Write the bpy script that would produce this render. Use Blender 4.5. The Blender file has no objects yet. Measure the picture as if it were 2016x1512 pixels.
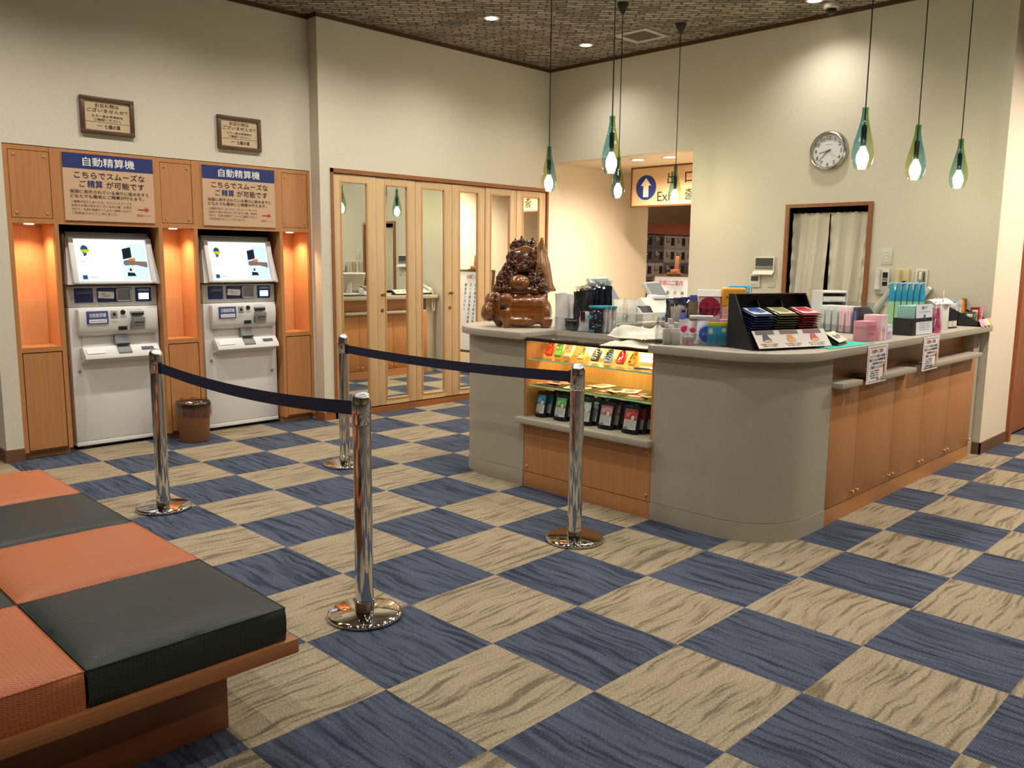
import bpy, bmesh, math, random
from mathutils import Vector, Matrix
R_ = math.radians
random.seed(7)
SC = bpy.context.scene
COL = SC.collection

# ------------------------------------------------------------------ camera, exposure, world, lights
def camera():
    f, yaw, pit, rol = 1656.17, 0.779583, 0.146796, 0.0097834
    cy, sy, cp, sp = math.cos(yaw), math.sin(yaw), math.cos(pit), math.sin(pit)
    fw = Vector((cy*cp, sy*cp, -sp)); r = Vector((sy, -cy, 0)); u = r.cross(fw)
    r2 = r*math.cos(rol) + u*math.sin(rol); u2 = u*math.cos(rol) - r*math.sin(rol)
    cd = bpy.data.cameras.new('camera'); cam = bpy.data.objects.new('camera', cd); COL.objects.link(cam)
    m = Matrix((r2, u2, -fw)).transposed().to_4x4(); m.translation = (-1.6064, -2.17337, 1.44723)
    cam.matrix_world = m; cd.sensor_width = 36; cd.lens = f/2016*36; cd.clip_start = .05; cd.clip_end = 60
    SC.camera = cam
camera()
SC.view_settings.view_transform = 'Standard'; SC.view_settings.look = 'None'
SC.view_settings.gamma = 1; SC.view_settings.use_curve_mapping = False
SC.view_settings.exposure = 0.12
W = bpy.data.worlds.new('world'); SC.world = W; W.use_nodes = True
W.node_tree.nodes['Background'].inputs[0].default_value = (1, .9, .75, 1)
W.node_tree.nodes['Background'].inputs[1].default_value = .02
CEIL = 3.485
WARM = (1.0, .95, .88)
def spot(x, y, z, w, size=132, color=WARM, blend=1.0, r=.045):
    l = bpy.data.lights.new('downlight_and_fill_beam', 'SPOT'); l.energy = w; l.spot_size = R_(size); l.spot_blend = blend
    l.shadow_soft_size = r; l.color = color
    o = bpy.data.objects.new('downlight_and_fill_beam', l); COL.objects.link(o); o.location = (x, y, z)
    return o
DOWN = [(x, y) for y in (3.28, 1.06, -1.16, -3.4) for x in (-2.58, -1.34, -.1, 1.14, 2.38, 3.62, 4.86)]
for (x, y) in DOWN:
    near = x > 4.5 and y > 0
    e = 46 if near else (90 if y > 2 else (84 if x > 1 else 48) if y > 0 else (60 if x > 1 else 26))
    spot(5.0 if (near and y < 2) else x, y, CEIL-.03, e, 138 if near else 150)
for p in ((5.77, 3.29), (5.78, 2.90)): spot(p[0], p[1], 2.475, 150, 165, (1, .84, .66))
spot(8.2, 4.0, 2.475, 80, 160, (1, .80, .68)); spot(9.6, 4.2, 2.475, 80, 160, (1, .80, .68))  # unseen lamps added to light the shoe lockers
spot(6.0, -1.75, CEIL-.03, 560, 150, (1, .86, .73))
SC.cycles.transparent_max_bounces = 32

# ------------------------------------------------------------------ materials
def lin(h):
    h = h.lstrip('#'); c = [int(h[i:i+2], 16)/255 for i in (0, 2, 4)]
    return tuple(v/12.92 if v <= .04045 else ((v+.055)/1.055)**2.4 for v in c) + (1,)
MC = {}
def _new(name):
    m = bpy.data.materials.new(name); m.use_nodes = True; nt = m.node_tree
    return m, nt, nt.nodes['Principled BSDF']
def N(nt, t, **kw):
    n = nt.nodes.new(t)
    for k, v in kw.items(): setattr(n, k, v)
    return n
def P(h, rough=.5, metal=0, coat=0, noise=0, nscale=40, bump=0, trans=0, emit=0, spec=.5):
    key = ('P', h, rough, metal, coat, noise, nscale, bump, trans, emit, spec)
    if key in MC: return MC[key]
    m, nt, b = _new('mat_'+h.strip('#')); c = lin(h)
    b.inputs['Base Color'].default_value = c; b.inputs['Roughness'].default_value = rough
    b.inputs['Metallic'].default_value = metal; b.inputs['Coat Weight'].default_value = coat
    b.inputs['Specular IOR Level'].default_value = spec
    if trans: b.inputs['Transmission Weight'].default_value = trans
    if emit:
        b.inputs['Emission Color'].default_value = c; b.inputs['Emission Strength'].default_value = emit
    if noise or bump:
        tc = N(nt, 'ShaderNodeTexCoord'); nz = N(nt, 'ShaderNodeTexNoise'); nz.inputs['Scale'].default_value = nscale
        nz.inputs['Detail'].default_value = 4; nt.links.new(tc.outputs['Object'], nz.inputs['Vector'])
        if noise:
            mx = N(nt, 'ShaderNodeMix', data_type='RGBA'); rr = N(nt, 'ShaderNodeMapRange')
            rr.inputs[1].default_value = .3; rr.inputs[2].default_value = .7
            nt.links.new(nz.outputs['Fac'], rr.inputs[0]); nt.links.new(rr.outputs[0], mx.inputs['Factor'])
            mx.inputs['A'].default_value = tuple(v*(1-noise) for v in c[:3])+(1,)
            mx.inputs['B'].default_value = tuple(min(1, v*(1+noise)) for v in c[:3])+(1,)
            nt.links.new(mx.outputs['Result'], b.inputs['Base Color'])
        if bump:
            bp = N(nt, 'ShaderNodeBump'); bp.inputs['Strength'].default_value = bump; bp.inputs['Distance'].default_value = .004
            nt.links.new(nz.outputs['Fac'], bp.inputs['Height']); nt.links.new(bp.outputs[0], b.inputs['Normal'])
    MC[key] = m
    return m
def E(h, s, blend=0):
    key = ('E', h, s)
    if key in MC: return MC[key]
    m = bpy.data.materials.new('glow_'+h.strip('#')); m.use_nodes = True; nt = m.node_tree
    nt.nodes.remove(nt.nodes['Principled BSDF']); e = N(nt, 'ShaderNodeEmission')
    e.inputs[0].default_value = lin(h); e.inputs[1].default_value = s
    nt.links.new(e.outputs[0], nt.nodes['Material Output'].inputs[0]); MC[key] = m
    return m
def wood(h1, h2, axis='Z', rough=.42, scale=1.0, coat=0.1, dist=1.5):
    key = ('W', h1, h2, axis, rough, scale)
    if key in MC: return MC[key]
    m, nt, b = _new('wood_'+h1.strip('#')+axis)
    tc = N(nt, 'ShaderNodeTexCoord'); mp = N(nt, 'ShaderNodeMapping')
    s = [26*scale]*3; s['XYZ'.index(axis)] = 1.1*scale; mp.inputs['Scale'].default_value = s
    nz = N(nt, 'ShaderNodeTexNoise'); nz.inputs['Scale'].default_value = 2.2; nz.inputs['Detail'].default_value = 7; nz.inputs['Distortion'].default_value = dist
    r = N(nt, 'ShaderNodeValToRGB'); r.color_ramp.elements[0].position = .32; r.color_ramp.elements[1].position = .68
    r.color_ramp.elements[0].color = lin(h2); r.color_ramp.elements[1].color = lin(h1)
    nt.links.new(tc.outputs['Object'], mp.inputs[0]); nt.links.new(mp.outputs[0], nz.inputs['Vector'])
    nt.links.new(nz.outputs['Fac'], r.inputs[0]); nt.links.new(r.outputs[0], b.inputs['Base Color'])
    b.inputs['Roughness'].default_value = rough; b.inputs['Coat Weight'].default_value = coat; b.inputs['Coat Roughness'].default_value = .25
    MC[key] = m
    return m
def clear(h='#ffffff', a=.12, rough=.05, key0='C'):
    """thin clear plastic / glass: mostly transparent, a little gloss"""
    key = (key0, h, a, rough)
    if key in MC: return MC[key]
    m = bpy.data.materials.new('clear_'+h.strip('#')); m.use_nodes = True; nt = m.node_tree
    nt.nodes.remove(nt.nodes['Principled BSDF'])
    t = N(nt, 'ShaderNodeBsdfTransparent'); t.inputs[0].default_value = lin(h)
    g = N(nt, 'ShaderNodeBsdfGlossy'); g.inputs['Roughness'].default_value = rough
    lw = N(nt, 'ShaderNodeLayerWeight'); lw.inputs['Blend'].default_value = .5
    pw = N(nt, 'ShaderNodeMath', operation='POWER'); pw.inputs[1].default_value = 4
    ad = N(nt, 'ShaderNodeMath', operation='MULTIPLY_ADD'); ad.inputs[1].default_value = .5; ad.inputs[2].default_value = a*.6; ad.use_clamp = True
    mx = N(nt, 'ShaderNodeMixShader')
    nt.links.new(lw.outputs['Facing'], pw.inputs[0]); nt.links.new(pw.outputs[0], ad.inputs[0]); nt.links.new(ad.outputs[0], mx.inputs[0])
    nt.links.new(t.outputs[0], mx.inputs[1]); nt.links.new(g.outputs[0], mx.inputs[2])
    nt.links.new(mx.outputs[0], nt.nodes['Material Output'].inputs[0]); MC[key] = m
    return m
def math_(nt, op, a, b=None):
    n = N(nt, 'ShaderNodeMath', operation=op)
    for i, v in enumerate((a, b)):
        if v is None: continue
        if isinstance(v, (int, float)): n.inputs[i].default_value = v
        else: nt.links.new(v, n.inputs[i])
    return n.outputs[0]
def carpet():
    m, nt, b = _new('carpet_tiles'); L = nt.links.new
    tc = N(nt, 'ShaderNodeTexCoord'); sx = N(nt, 'ShaderNodeSeparateXYZ'); L(tc.outputs['Object'], sx.inputs[0])
    x, y = sx.outputs[0], sx.outputs[1]
    fx, fy = math_(nt, 'FLOOR', math_(nt, 'MULTIPLY', x, 2)), math_(nt, 'FLOOR', math_(nt, 'MULTIPLY', y, 2))
    par = math_(nt, 'MODULO', math_(nt, 'ADD', math_(nt, 'ADD', fx, fy), 200), 2)      # 0 blue, 1 beige
    cid = N(nt, 'ShaderNodeCombineXYZ'); L(fx, cid.inputs[0]); L(fy, cid.inputs[1])
    wn = N(nt, 'ShaderNodeTexWhiteNoise', noise_dimensions='2D'); L(cid.outputs[0], wn.inputs['Vector'])
    low = N(nt, 'ShaderNodeTexNoise'); low.inputs['Scale'].default_value = 3.2; low.inputs['Detail'].default_value = 2
    cz = N(nt, 'ShaderNodeCombineXYZ'); L(x, cz.inputs[0]); L(y, cz.inputs[1]); L(math_(nt, 'MULTIPLY', wn.outputs['Value'], 37), cz.inputs[2]); L(cz.outputs[0], low.inputs['Vector'])
    wob = math_(nt, 'MULTIPLY', math_(nt, 'SUBTRACT', low.outputs['Fac'], .5), .10)
    fine = N(nt, 'ShaderNodeTexNoise'); fine.inputs['Scale'].default_value = 190; fine.inputs['Detail'].default_value = 2; L(tc.outputs['Object'], fine.inputs['Vector'])
    def streak(a, c, fa, fc):
        v = N(nt, 'ShaderNodeCombineXYZ')
        L(math_(nt, 'MULTIPLY', a, fa), v.inputs[0]); L(math_(nt, 'MULTIPLY', math_(nt, 'ADD', math_(nt, 'ADD', c, wob), math_(nt, 'MULTIPLY', fine.outputs['Fac'], .022)), fc), v.inputs[1])
        L(math_(nt, 'MULTIPLY', wn.outputs['Value'], 91), v.inputs[2])
        n = N(nt, 'ShaderNodeTexNoise'); n.inputs['Scale'].default_value = 1; n.inputs['Detail'].default_value = 2.5; L(v.outputs[0], n.inputs['Vector'])
        return n.outputs['Fac']
    rib = math_(nt, 'SINE', math_(nt, 'MULTIPLY', math_(nt, 'ADD', y, math_(nt, 'MULTIPLY', fine.outputs['Fac'], .0015)), 2*math.pi/.0078))
    def ramp(fac, els):
        r = N(nt, 'ShaderNodeValToRGB'); cr = r.color_ramp
        cr.elements[0].position, cr.elements[0].color = els[0][0], lin(els[0][1])
        cr.elements[1].position, cr.elements[1].color = els[-1][0], lin(els[-1][1])
        for p_, c_ in els[1:-1]:
            e = cr.elements.new(p_); e.color = lin(c_)
        L(fac, r.inputs[0]); return r.outputs[0]
    beige = ramp(streak(x, y, 3.4, 54), [(.36, '#6a5e4b'), (.42, '#827560'), (.48, '#90836b'), (.7, '#978a71')])
    blue = ramp(streak(y, x, 3.2, 46), [(.34, '#2c313d'), (.44, '#3c424f'), (.52, '#464c5a'), (.7, '#4d5362')])
    mx = N(nt, 'ShaderNodeMix', data_type='RGBA'); L(par, mx.inputs['Factor']); L(blue, mx.inputs['A']); L(beige, mx.inputs['B'])
    gr = N(nt, 'ShaderNodeTexNoise'); gr.inputs['Scale'].default_value = 110; gr.inputs['Detail'].default_value = 3; L(tc.outputs['Object'], gr.inputs['Vector'])
    val = math_(nt, 'ADD', .05, math_(nt, 'ADD', math_(nt, 'ADD', math_(nt, 'MULTIPLY', gr.outputs['Fac'], 1.2), math_(nt, 'MULTIPLY', fine.outputs['Fac'], .80)), math_(nt, 'MULTIPLY', rib, math_(nt, 'SUBTRACT', .17, math_(nt, 'MULTIPLY', par, .12)))))
    hs = N(nt, 'ShaderNodeMix', data_type='RGBA', blend_type='MULTIPLY'); hs.inputs['Factor'].default_value = 1
    cc = N(nt, 'ShaderNodeCombineXYZ')
    for i in range(3): L(val, cc.inputs[i])
    L(mx.outputs['Result'], hs.inputs['A']); L(cc.outputs[0], hs.inputs['B']); L(hs.outputs['Result'], b.inputs['Base Color'])
    b.inputs['Roughness'].default_value = .95; b.inputs['Specular IOR Level'].default_value = .12
    bp = N(nt, 'ShaderNodeBump'); bp.inputs['Strength'].default_value = .5; bp.inputs['Distance'].default_value = .004
    L(fine.outputs['Fac'], bp.inputs['Height']); L(bp.outputs[0], b.inputs['Normal'])
    return m
def ceiling_mat():
    m, nt, b = _new('woven_ceiling_paper'); L = nt.links.new
    tc = N(nt, 'ShaderNodeTexCoord'); nz = N(nt, 'ShaderNodeTexNoise'); nz.inputs['Scale'].default_value = 11
    L(tc.outputs['Object'], nz.inputs['Vector'])
    vm = N(nt, 'ShaderNodeVectorMath', operation='MULTIPLY_ADD'); vm.inputs[1].default_value = (.10, .05, 0)
    L(nz.outputs['Color'], vm.inputs[0]); 
    rt = N(nt, 'ShaderNodeMapping'); rt.inputs['Rotation'].default_value = (0, 0, R_(45)); L(tc.outputs['Object'], rt.inputs[0]); L(rt.outputs[0], vm.inputs[2])
    br = N(nt, 'ShaderNodeTexBrick'); br.inputs['Scale'].default_value = 1; br.inputs['Brick Width'].default_value = .15; br.inputs['Row Height'].default_value = .062
    br.inputs['Mortar Size'].default_value = .011; br.inputs['Mortar Smooth'].default_value = .6; br.inputs['Bias'].default_value = -.1
    br.inputs['Color1'].default_value = lin('#b0a596'); br.inputs['Color2'].default_value = lin('#6e6150'); br.inputs['Mortar'].default_value = lin('#44382a')
    L(vm.outputs[0], br.inputs['Vector'])
    n2 = N(nt, 'ShaderNodeTexNoise'); n2.inputs['Scale'].default_value = 55; L(tc.outputs['Object'], n2.inputs['Vector'])
    mx = N(nt, 'ShaderNodeMix', data_type='RGBA', blend_type='MULTIPLY'); mx.inputs['Factor'].default_value = .6
    L(br.outputs['Color'], mx.inputs['A']); rr = N(nt, 'ShaderNodeValToRGB'); L(n2.outputs['Fac'], rr.inputs[0]); rr.color_ramp.elements[0].position = .3; rr.color_ramp.elements[1].position = .6
    rr.color_ramp.elements[0].color = (.35, .32, .28, 1); L(rr.outputs[0], mx.inputs['B'])
    L(mx.outputs['Result'], b.inputs['Base Color']); b.inputs['Roughness'].default_value = .8
    return m
def pendant_glass():
    """clear blown glass, teal on one side and olive green on the other"""
    m = bpy.data.materials.new('teal_green_glass'); m.use_nodes = True; nt = m.node_tree; L = nt.links.new
    nt.nodes.remove(nt.nodes['Principled BSDF'])
    tc = N(nt, 'ShaderNodeTexCoord'); sx = N(nt, 'ShaderNodeSeparateXYZ'); L(tc.outputs['Object'], sx.inputs[0])
    mr = N(nt, 'ShaderNodeMapRange'); mr.inputs[1].default_value = -.016; mr.inputs[2].default_value = .016; L(sx.outputs[0], mr.inputs[0])
    mz = N(nt, 'ShaderNodeMapRange'); mz.inputs[1].default_value = .02; mz.inputs[2].default_value = .30; L(sx.outputs[2], mz.inputs[0])
    mx = N(nt, 'ShaderNodeMix', data_type='RGBA'); L(mr.outputs[0], mx.inputs['Factor']); mx.inputs['A'].default_value = lin('#d6f4f9'); mx.inputs['B'].default_value = lin('#f5f8dc')
    m2 = N(nt, 'ShaderNodeMix', data_type='RGBA'); L(mr.outputs[0], m2.inputs['Factor']); m2.inputs['A'].default_value = lin('#8fc6da'); m2.inputs['B'].default_value = lin('#c3d18f')
    m3 = N(nt, 'ShaderNodeMix', data_type='RGBA'); L(mz.outputs[0], m3.inputs['Factor']); L(mx.outputs['Result'], m3.inputs['A']); L(m2.outputs['Result'], m3.inputs['B'])
    t = N(nt, 'ShaderNodeBsdfTransparent'); L(m3.outputs['Result'], t.inputs[0])
    g = N(nt, 'ShaderNodeBsdfGlossy'); g.inputs['Roughness'].default_value = .05
    lw = N(nt, 'ShaderNodeLayerWeight'); lw.inputs['Blend'].default_value = .5
    fr = math_(nt, 'ADD', .05, math_(nt, 'MULTIPLY', .4, math_(nt, 'POWER', lw.outputs['Facing'], 4)))
    ms = N(nt, 'ShaderNodeMixShader'); L(fr, ms.inputs[0]); L(t.outputs[0], ms.inputs[1]); L(g.outputs[0], ms.inputs[2])
    L(ms.outputs[0], nt.nodes['Material Output'].inputs[0])
    return m
def vinyl(h):
    m, nt, b = _new('woven_vinyl_'+h.strip('#')); L = nt.links.new
    tc = N(nt, 'ShaderNodeTexCoord'); mp = N(nt, 'ShaderNodeMapping'); mp.inputs['Rotation'].default_value = (0, 0, R_(45)); mp.inputs['Scale'].default_value = (1, 1, 1)
    sp = N(nt, 'ShaderNodeSeparateXYZ'); L(tc.outputs['Object'], sp.inputs[0]); cb = N(nt, 'ShaderNodeCombineXYZ')
    L(math_(nt, 'ADD', sp.outputs[0], sp.outputs[2]), cb.inputs[0]); L(math_(nt, 'ADD', sp.outputs[1], sp.outputs[2]), cb.inputs[1]); L(cb.outputs[0], mp.inputs[0])
    br = N(nt, 'ShaderNodeTexBrick'); br.inputs['Scale'].default_value = 1; br.inputs['Brick Width'].default_value = .017; br.inputs['Row Height'].default_value = .0085; br.inputs['Mortar Size'].default_value = .0017; br.inputs['Mortar Smooth'].default_value = 1
    L(mp.outputs[0], br.inputs['Vector'])
    c = lin(h); br.inputs['Color1'].default_value = c; br.inputs['Color2'].default_value = tuple(v*.94 for v in c[:3])+(1,); br.inputs['Mortar'].default_value = tuple(v*.6 for v in c[:3])+(1,)
    L(br.outputs['Color'], b.inputs['Base Color']); b.inputs['Roughness'].default_value = .40; b.inputs['Specular IOR Level'].default_value = .28
    bp = N(nt, 'ShaderNodeBump'); bp.inputs['Strength'].default_value = .6; bp.inputs['Distance'].default_value = .001; bp.invert = True
    L(br.outputs['Fac'], bp.inputs['Height']); L(bp.outputs[0], b.inputs['Normal'])
    return m
def mirror_mat():
    m, nt, b = _new('mirror_glass'); b.inputs['Base Color'].default_value = (.86, .88, .84, 1); b.inputs['Metallic'].default_value = 1; b.inputs['Roughness'].default_value = .004
    return m

PLASTER = P('#d5ccb7', .9, noise=.04, nscale=90, bump=.25, spec=.2)
PEACH = P('#e6d8c0', .9, noise=.03, nscale=90, bump=.2, spec=.2)
OAK, OAKX = wood('#bc824e', '#b07643', 'Z'), wood('#bc824e', '#b07643', 'X')
MAPLE = wood('#d2b184', '#c6a376', 'Z', coat=.15)
TRIM, TRIMX, TRIMY = wood('#9c6234', '#84502a', 'Z'), wood('#9c6234', '#84502a', 'X'), wood('#9c6234', '#84502a', 'Y')
DKWOOD, DKWOODX = wood('#5e4026', '#4a3019', 'Z'), wood('#5e4026', '#4a3019', 'X')
BROWNBASE = P('#6b4a30', .6)
STONE = P('#aaa18d', .55, noise=.22, nscale=420, spec=.35)
STONETOP = P('#aaa190', .38, noise=.10, nscale=300)
CHROME = P('#d8d6d2', .06, metal=1)
STEEL = P('#b9b6b0', .28, metal=1)
BRASS = P('#9c8152', .3, metal=1)
WHITE = P('#e6e4de', .4); IVORY = P('#ddd6c4', .45); LGREY = P('#bdbab2', .45); MGREY = P('#86847f', .5)
DGREY = P('#3c3c3d', .5); BLACK = P('#121213', .45); GLOSSBLK = P('#0c0c0e', .15)
NAVY = P('#1c2b63', .5); INK = P('#2b2019', .8); INKBLK = P('#15130f', .8); RED = P('#b02a2a', .7); PAPER = P('#ece8e2', .8)
SIGNBOARD = P('#c9a684', .7); GLASS = clear('#eaf6f0', .03, .02); ACRYL = clear('#f4f6f6', .05, .05)
MIRROR = mirror_mat()

# ------------------------------------------------------------------ mesh building
class MB:
    def __init__(s): s.bm = bmesh.new(); s.M = None
    def _add(s, vs, fs):
        if s.M is not None: vs = [s.M @ Vector(v) for v in vs]
        bv = [s.bm.verts.new(v) for v in vs]; out = []
        for f in fs:
            try: out.append(s.bm.faces.new([bv[i] for i in f]))
            except ValueError: pass
        return bv, out
    def box(s, x0, x1, y0, y1, z0, z1, b=0, seg=2):
        x0, x1 = min(x0, x1), max(x0, x1); y0, y1 = min(y0, y1), max(y0, y1); z0, z1 = min(z0, z1), max(z0, z1)
        vs = [(x, y, z) for x in (x0, x1) for y in (y0, y1) for z in (z0, z1)]
        bv, fs = s._add(vs, [(0, 1, 3, 2), (4, 6, 7, 5), (0, 4, 5, 1), (2, 3, 7, 6), (0, 2, 6, 4), (1, 5, 7, 3)])
        if b:
            es = list({e for f in fs for e in f.edges})
            bmesh.ops.bevel(s.bm, geom=es, offset=b, segments=seg, profile=.5, affect='EDGES', clamp_overlap=True)
        return s
    def prism(s, pts, a0, a1, plane='xy', b=0):
        """extrude a 2D outline; plane xy -> along z, xz -> along y, yz -> along x"""
        def p3(p, a): return {'xy': (p[0], p[1], a), 'xz': (p[0], a, p[1]), 'yz': (a, p[0], p[1])}[plane]
        n = len(pts); vs = [p3(p, a0) for p in pts]+[p3(p, a1) for p in pts]
        fs = [tuple(range(n))[::-1], tuple(range(n, 2*n))]+[(i, (i+1) % n, n+(i+1) % n, n+i) for i in range(n)]
        bv, f = s._add(vs, fs); bmesh.ops.recalc_face_normals(s.bm, faces=f)
        if b:
            es = list({e for q in f[:2] for e in q.edges}); bmesh.ops.bevel(s.bm, geom=es, offset=b, segments=2, profile=.5, affect='EDGES', clamp_overlap=True)
        return s
    def lathe(s, prof, c=(0, 0, 0), n=28, axis='Z', cap=True):
        vs, fs = [], []
        for (r, z) in prof:
            for i in range(n):
                a = 2*math.pi*i/n; u, v = r*math.cos(a), r*math.sin(a)
                p = {'Z': (u, v, z), 'Y': (u, z, v), 'X': (z, u, v)}[axis]; vs.append((c[0]+p[0], c[1]+p[1], c[2]+p[2]))
        m = len(prof)
        for j in range(m-1):
            for i in range(n): fs.append((j*n+i, j*n+(i+1) % n, (j+1)*n+(i+1) % n, (j+1)*n+i))
        if cap and prof[0][0] > 1e-6: fs.append(tuple(range(n))[::-1])
        if cap and prof[-1][0] > 1e-6: fs.append(tuple(range((m-1)*n, m*n)))
        bv, f = s._add(vs, fs); bmesh.ops.remove_doubles(s.bm, verts=bv, dist=1e-6)
        f = [q for q in f if q.is_valid]; bmesh.ops.recalc_face_normals(s.bm, faces=f)
        return s
    def shell(s, prof, c=(0, 0, 0), n=28):      # open lathe
        vs = [(c[0]+r*math.cos(2*math.pi*i/n), c[1]+r*math.sin(2*math.pi*i/n), c[2]+z) for r, z in prof for i in range(n)]
        s._add(vs, [(j*n+i, j*n+(i+1) % n, (j+1)*n+(i+1) % n, (j+1)*n+i) for j in range(len(prof)-1) for i in range(n)])
        return s
    def cyl(s, p0, p1, r, r2=None, n=20): return s.tube([p0, p1], [r, r if r2 is None else r2], n)
    def tube(s, pts, r, n=10):
        pts = [Vector(p) for p in pts]; k = len(pts); rs = r if isinstance(r, (list, tuple)) else [r]*k
        vs, fs = [], []; up = None
        for i, p in enumerate(pts):
            t = (pts[min(i+1, k-1)]-pts[max(i-1, 0)]).normalized()
            if up is None: up = t.orthogonal().normalized()
            up = (up-t*up.dot(t)).normalized(); w = t.cross(up)
            for j in range(n):
                a = 2*math.pi*j/n; vs.append(p+(up*math.cos(a)+w*math.sin(a))*rs[i])
        for i in range(k-1):
            for j in range(n): fs.append((i*n+j, i*n+(j+1) % n, (i+1)*n+(j+1) % n, (i+1)*n+j))
        fs += [tuple(range(n))[::-1], tuple(range((k-1)*n, k*n))]
        s._add(vs, fs); return s
    def grid(s, f, nu, nv):
        vs = [f(i/nu, j/nv) for i in range(nu+1) for j in range(nv+1)]
        s._add(vs, [(i*(nv+1)+j, (i+1)*(nv+1)+j, (i+1)*(nv+1)+j+1, i*(nv+1)+j+1) for i in range(nu) for j in range(nv)]); return s
    def ico(s, c, r, sub=2, rot=None):
        t = bmesh.new(); bmesh.ops.create_icosphere(t, subdivisions=sub, radius=1); t.verts.index_update()
        rr = (r, r, r) if isinstance(r, (int, float)) else r
        M = Matrix.Translation(c) @ (rot or Matrix()) @ Matrix.Diagonal((*rr, 1))
        s._add([M @ v.co for v in t.verts], [tuple(v.index for v in f.verts) for f in t.faces]); t.free(); return s
    def pillow(s, x0, x1, y0, y1, z0, z1, n=8, edge=.25):
        """flat soft packet: thick in the middle, thin at the rim; lies in xy"""
        cx, cy, a, b, h = (x0+x1)/2, (y0+y1)/2, (x1-x0)/2, (y1-y0)/2, (z1-z0)/2; zm = (z0+z1)/2
        for sg in (1, -1):
            def f(u, v):
                p, q = 2*u-1, 2*v-1
                t = (1-abs(p)**3.0)*(1-abs(q)**3.0)
                return (cx+p*a, cy+q*b, zm+sg*h*max(.08, t**.55))
            s.grid(f, n, n)
        bmesh.ops.recalc_face_normals(s.bm, faces=s.bm.faces[:])
        return s
    def at(s, M): s.M = M; return s
def frame(o, ex, ey):
    ex, ey = Vector(ex).normalized(), Vector(ey).normalized(); ez = ex.cross(ey)
    m = Matrix((ex, ey, ez)).transposed().to_4x4(); m.translation = Vector(o); return m
FY = lambda x, y, z: frame((x, y, z), (1, 0, 0), (0, 0, 1))      # reads from -y
FX = lambda x, y, z: frame((x, y, z), (0, -1, 0), (0, 0, 1))     # reads from -x
TXT = {}
def text(mb, s, M, h, w=None, align='C', bold=0.0, dx=0, dy=0, maxw=None, depth=0):
    """lettering of body size h in the xy plane of M; w stretches the line to that width"""
    key = s
    if key not in TXT:
        c = bpy.data.curves.new('lettering', 'FONT'); c.body = s; c.size = 1; c.resolution_u = 3
        o = bpy.data.objects.new('lettering', c); COL.objects.link(o)
        bpy.context.view_layer.update()
        ev = o.evaluated_get(bpy.context.evaluated_depsgraph_get()); me = ev.to_mesh()
        TXT[key] = ([tuple(v.co) for v in me.vertices], [tuple(p.vertices) for p in me.polygons])
        ev.to_mesh_clear(); bpy.data.objects.remove(o); bpy.data.curves.remove(c)
    vs, fs = TXT[key]
    if not vs: return mb
    xs = [v[0] for v in vs]; x0, x1 = min(xs), max(xs); sx = h
    if w: sx = w/(x1-x0)
    if maxw and (x1-x0)*sx > maxw: sx = maxw/(x1-x0)
    off = {'C': -(x0+x1)/2, 'L': -x0, 'R': -x1}[align]
    old = mb.M; mb.M = None
    e = min(bold, .04)*h*.45
    for n_, k in enumerate((0,) if e < 1e-5 else (-e, 0, e)):
        mb._add([M @ Vector((dx+k+(v[0]+off)*sx, dy+(v[1]-.36)*h+(k*.6 if k else 0), depth+n_*.00025)) for v in vs], fs)
    mb.M = old
    return mb
def link_mesh(name, mb, mat, parent=None, off=None, smooth=True, ang=38):
    me = bpy.data.meshes.new(name)
    if off is not None:
        for v in mb.bm.verts: v.co -= off
    mb.bm.to_mesh(me); mb.bm.free()
    for m in (mat if isinstance(mat, (list, tuple)) else [mat]): me.materials.append(m)
    if smooth and len(me.polygons):
        me.polygons.foreach_set('use_smooth', [True]*len(me.polygons)); me.set_sharp_from_angle(angle=R_(ang))
    o = bpy.data.objects.new(name, me); COL.objects.link(o)
    if parent is not None: o.parent = parent
    return o
def props(o, label=None, cat=None, group=None, kind=None):
    for k, v in (('label', label), ('category', cat), ('group', group), ('kind', kind)):
        if v: o[k] = v
class T:
    """a thing: an Empty at its base that parents its parts. world=True: parts are modelled in world coordinates"""
    def __init__(s, name, label, cat, loc=(0, 0, 0), rz=0, group=None, world=False, kind=None, rx=0):
        s.e = bpy.data.objects.new(name, None); COL.objects.link(s.e); s.e.empty_display_size = .1
        s.e.location = loc; s.e.rotation_euler = (rx, 0, rz); props(s.e, label, cat, group, kind)
        s.off = Vector(loc) if world else None
    def part(s, name, mb, mat, parent=None, label=None, smooth=True, ang=38, kind=None):
        o = link_mesh(name, mb, mat, parent or s.e, s.off, smooth, ang); props(o, label, kind=kind); return o
def solo(name, mb, mat, label, cat, loc=(0, 0, 0), rz=0, group=None, kind=None, world=False, smooth=True, ang=38, rx=0, ry=0):
    o = link_mesh(name, mb, mat, None, Vector(loc) if world else None, smooth, ang)
    o.location = loc; o.rotation_euler = (rx, ry, rz); props(o, label, cat, group, kind); return o
def dup(e, loc, rz=None, label=None, group=None, rx=None):
    c = e.copy(); COL.objects.link(c); c.location = loc
    if rz is not None: c.rotation_euler.z = rz
    if rx is not None: c.rotation_euler.x = rx
    props(c, label, group=group)
    for ch in e.children:
        d = ch.copy(); COL.objects.link(d); d.parent = c
        for g in ch.children:
            h = g.copy(); COL.objects.link(h); h.parent = d
    return c
def struct(name, mb, mat, label=None, smooth=False): 
    o = link_mesh(name, mb, mat, None, None, smooth); o['kind'] = 'structure'
    if label: o['label'] = label
    return o

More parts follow.
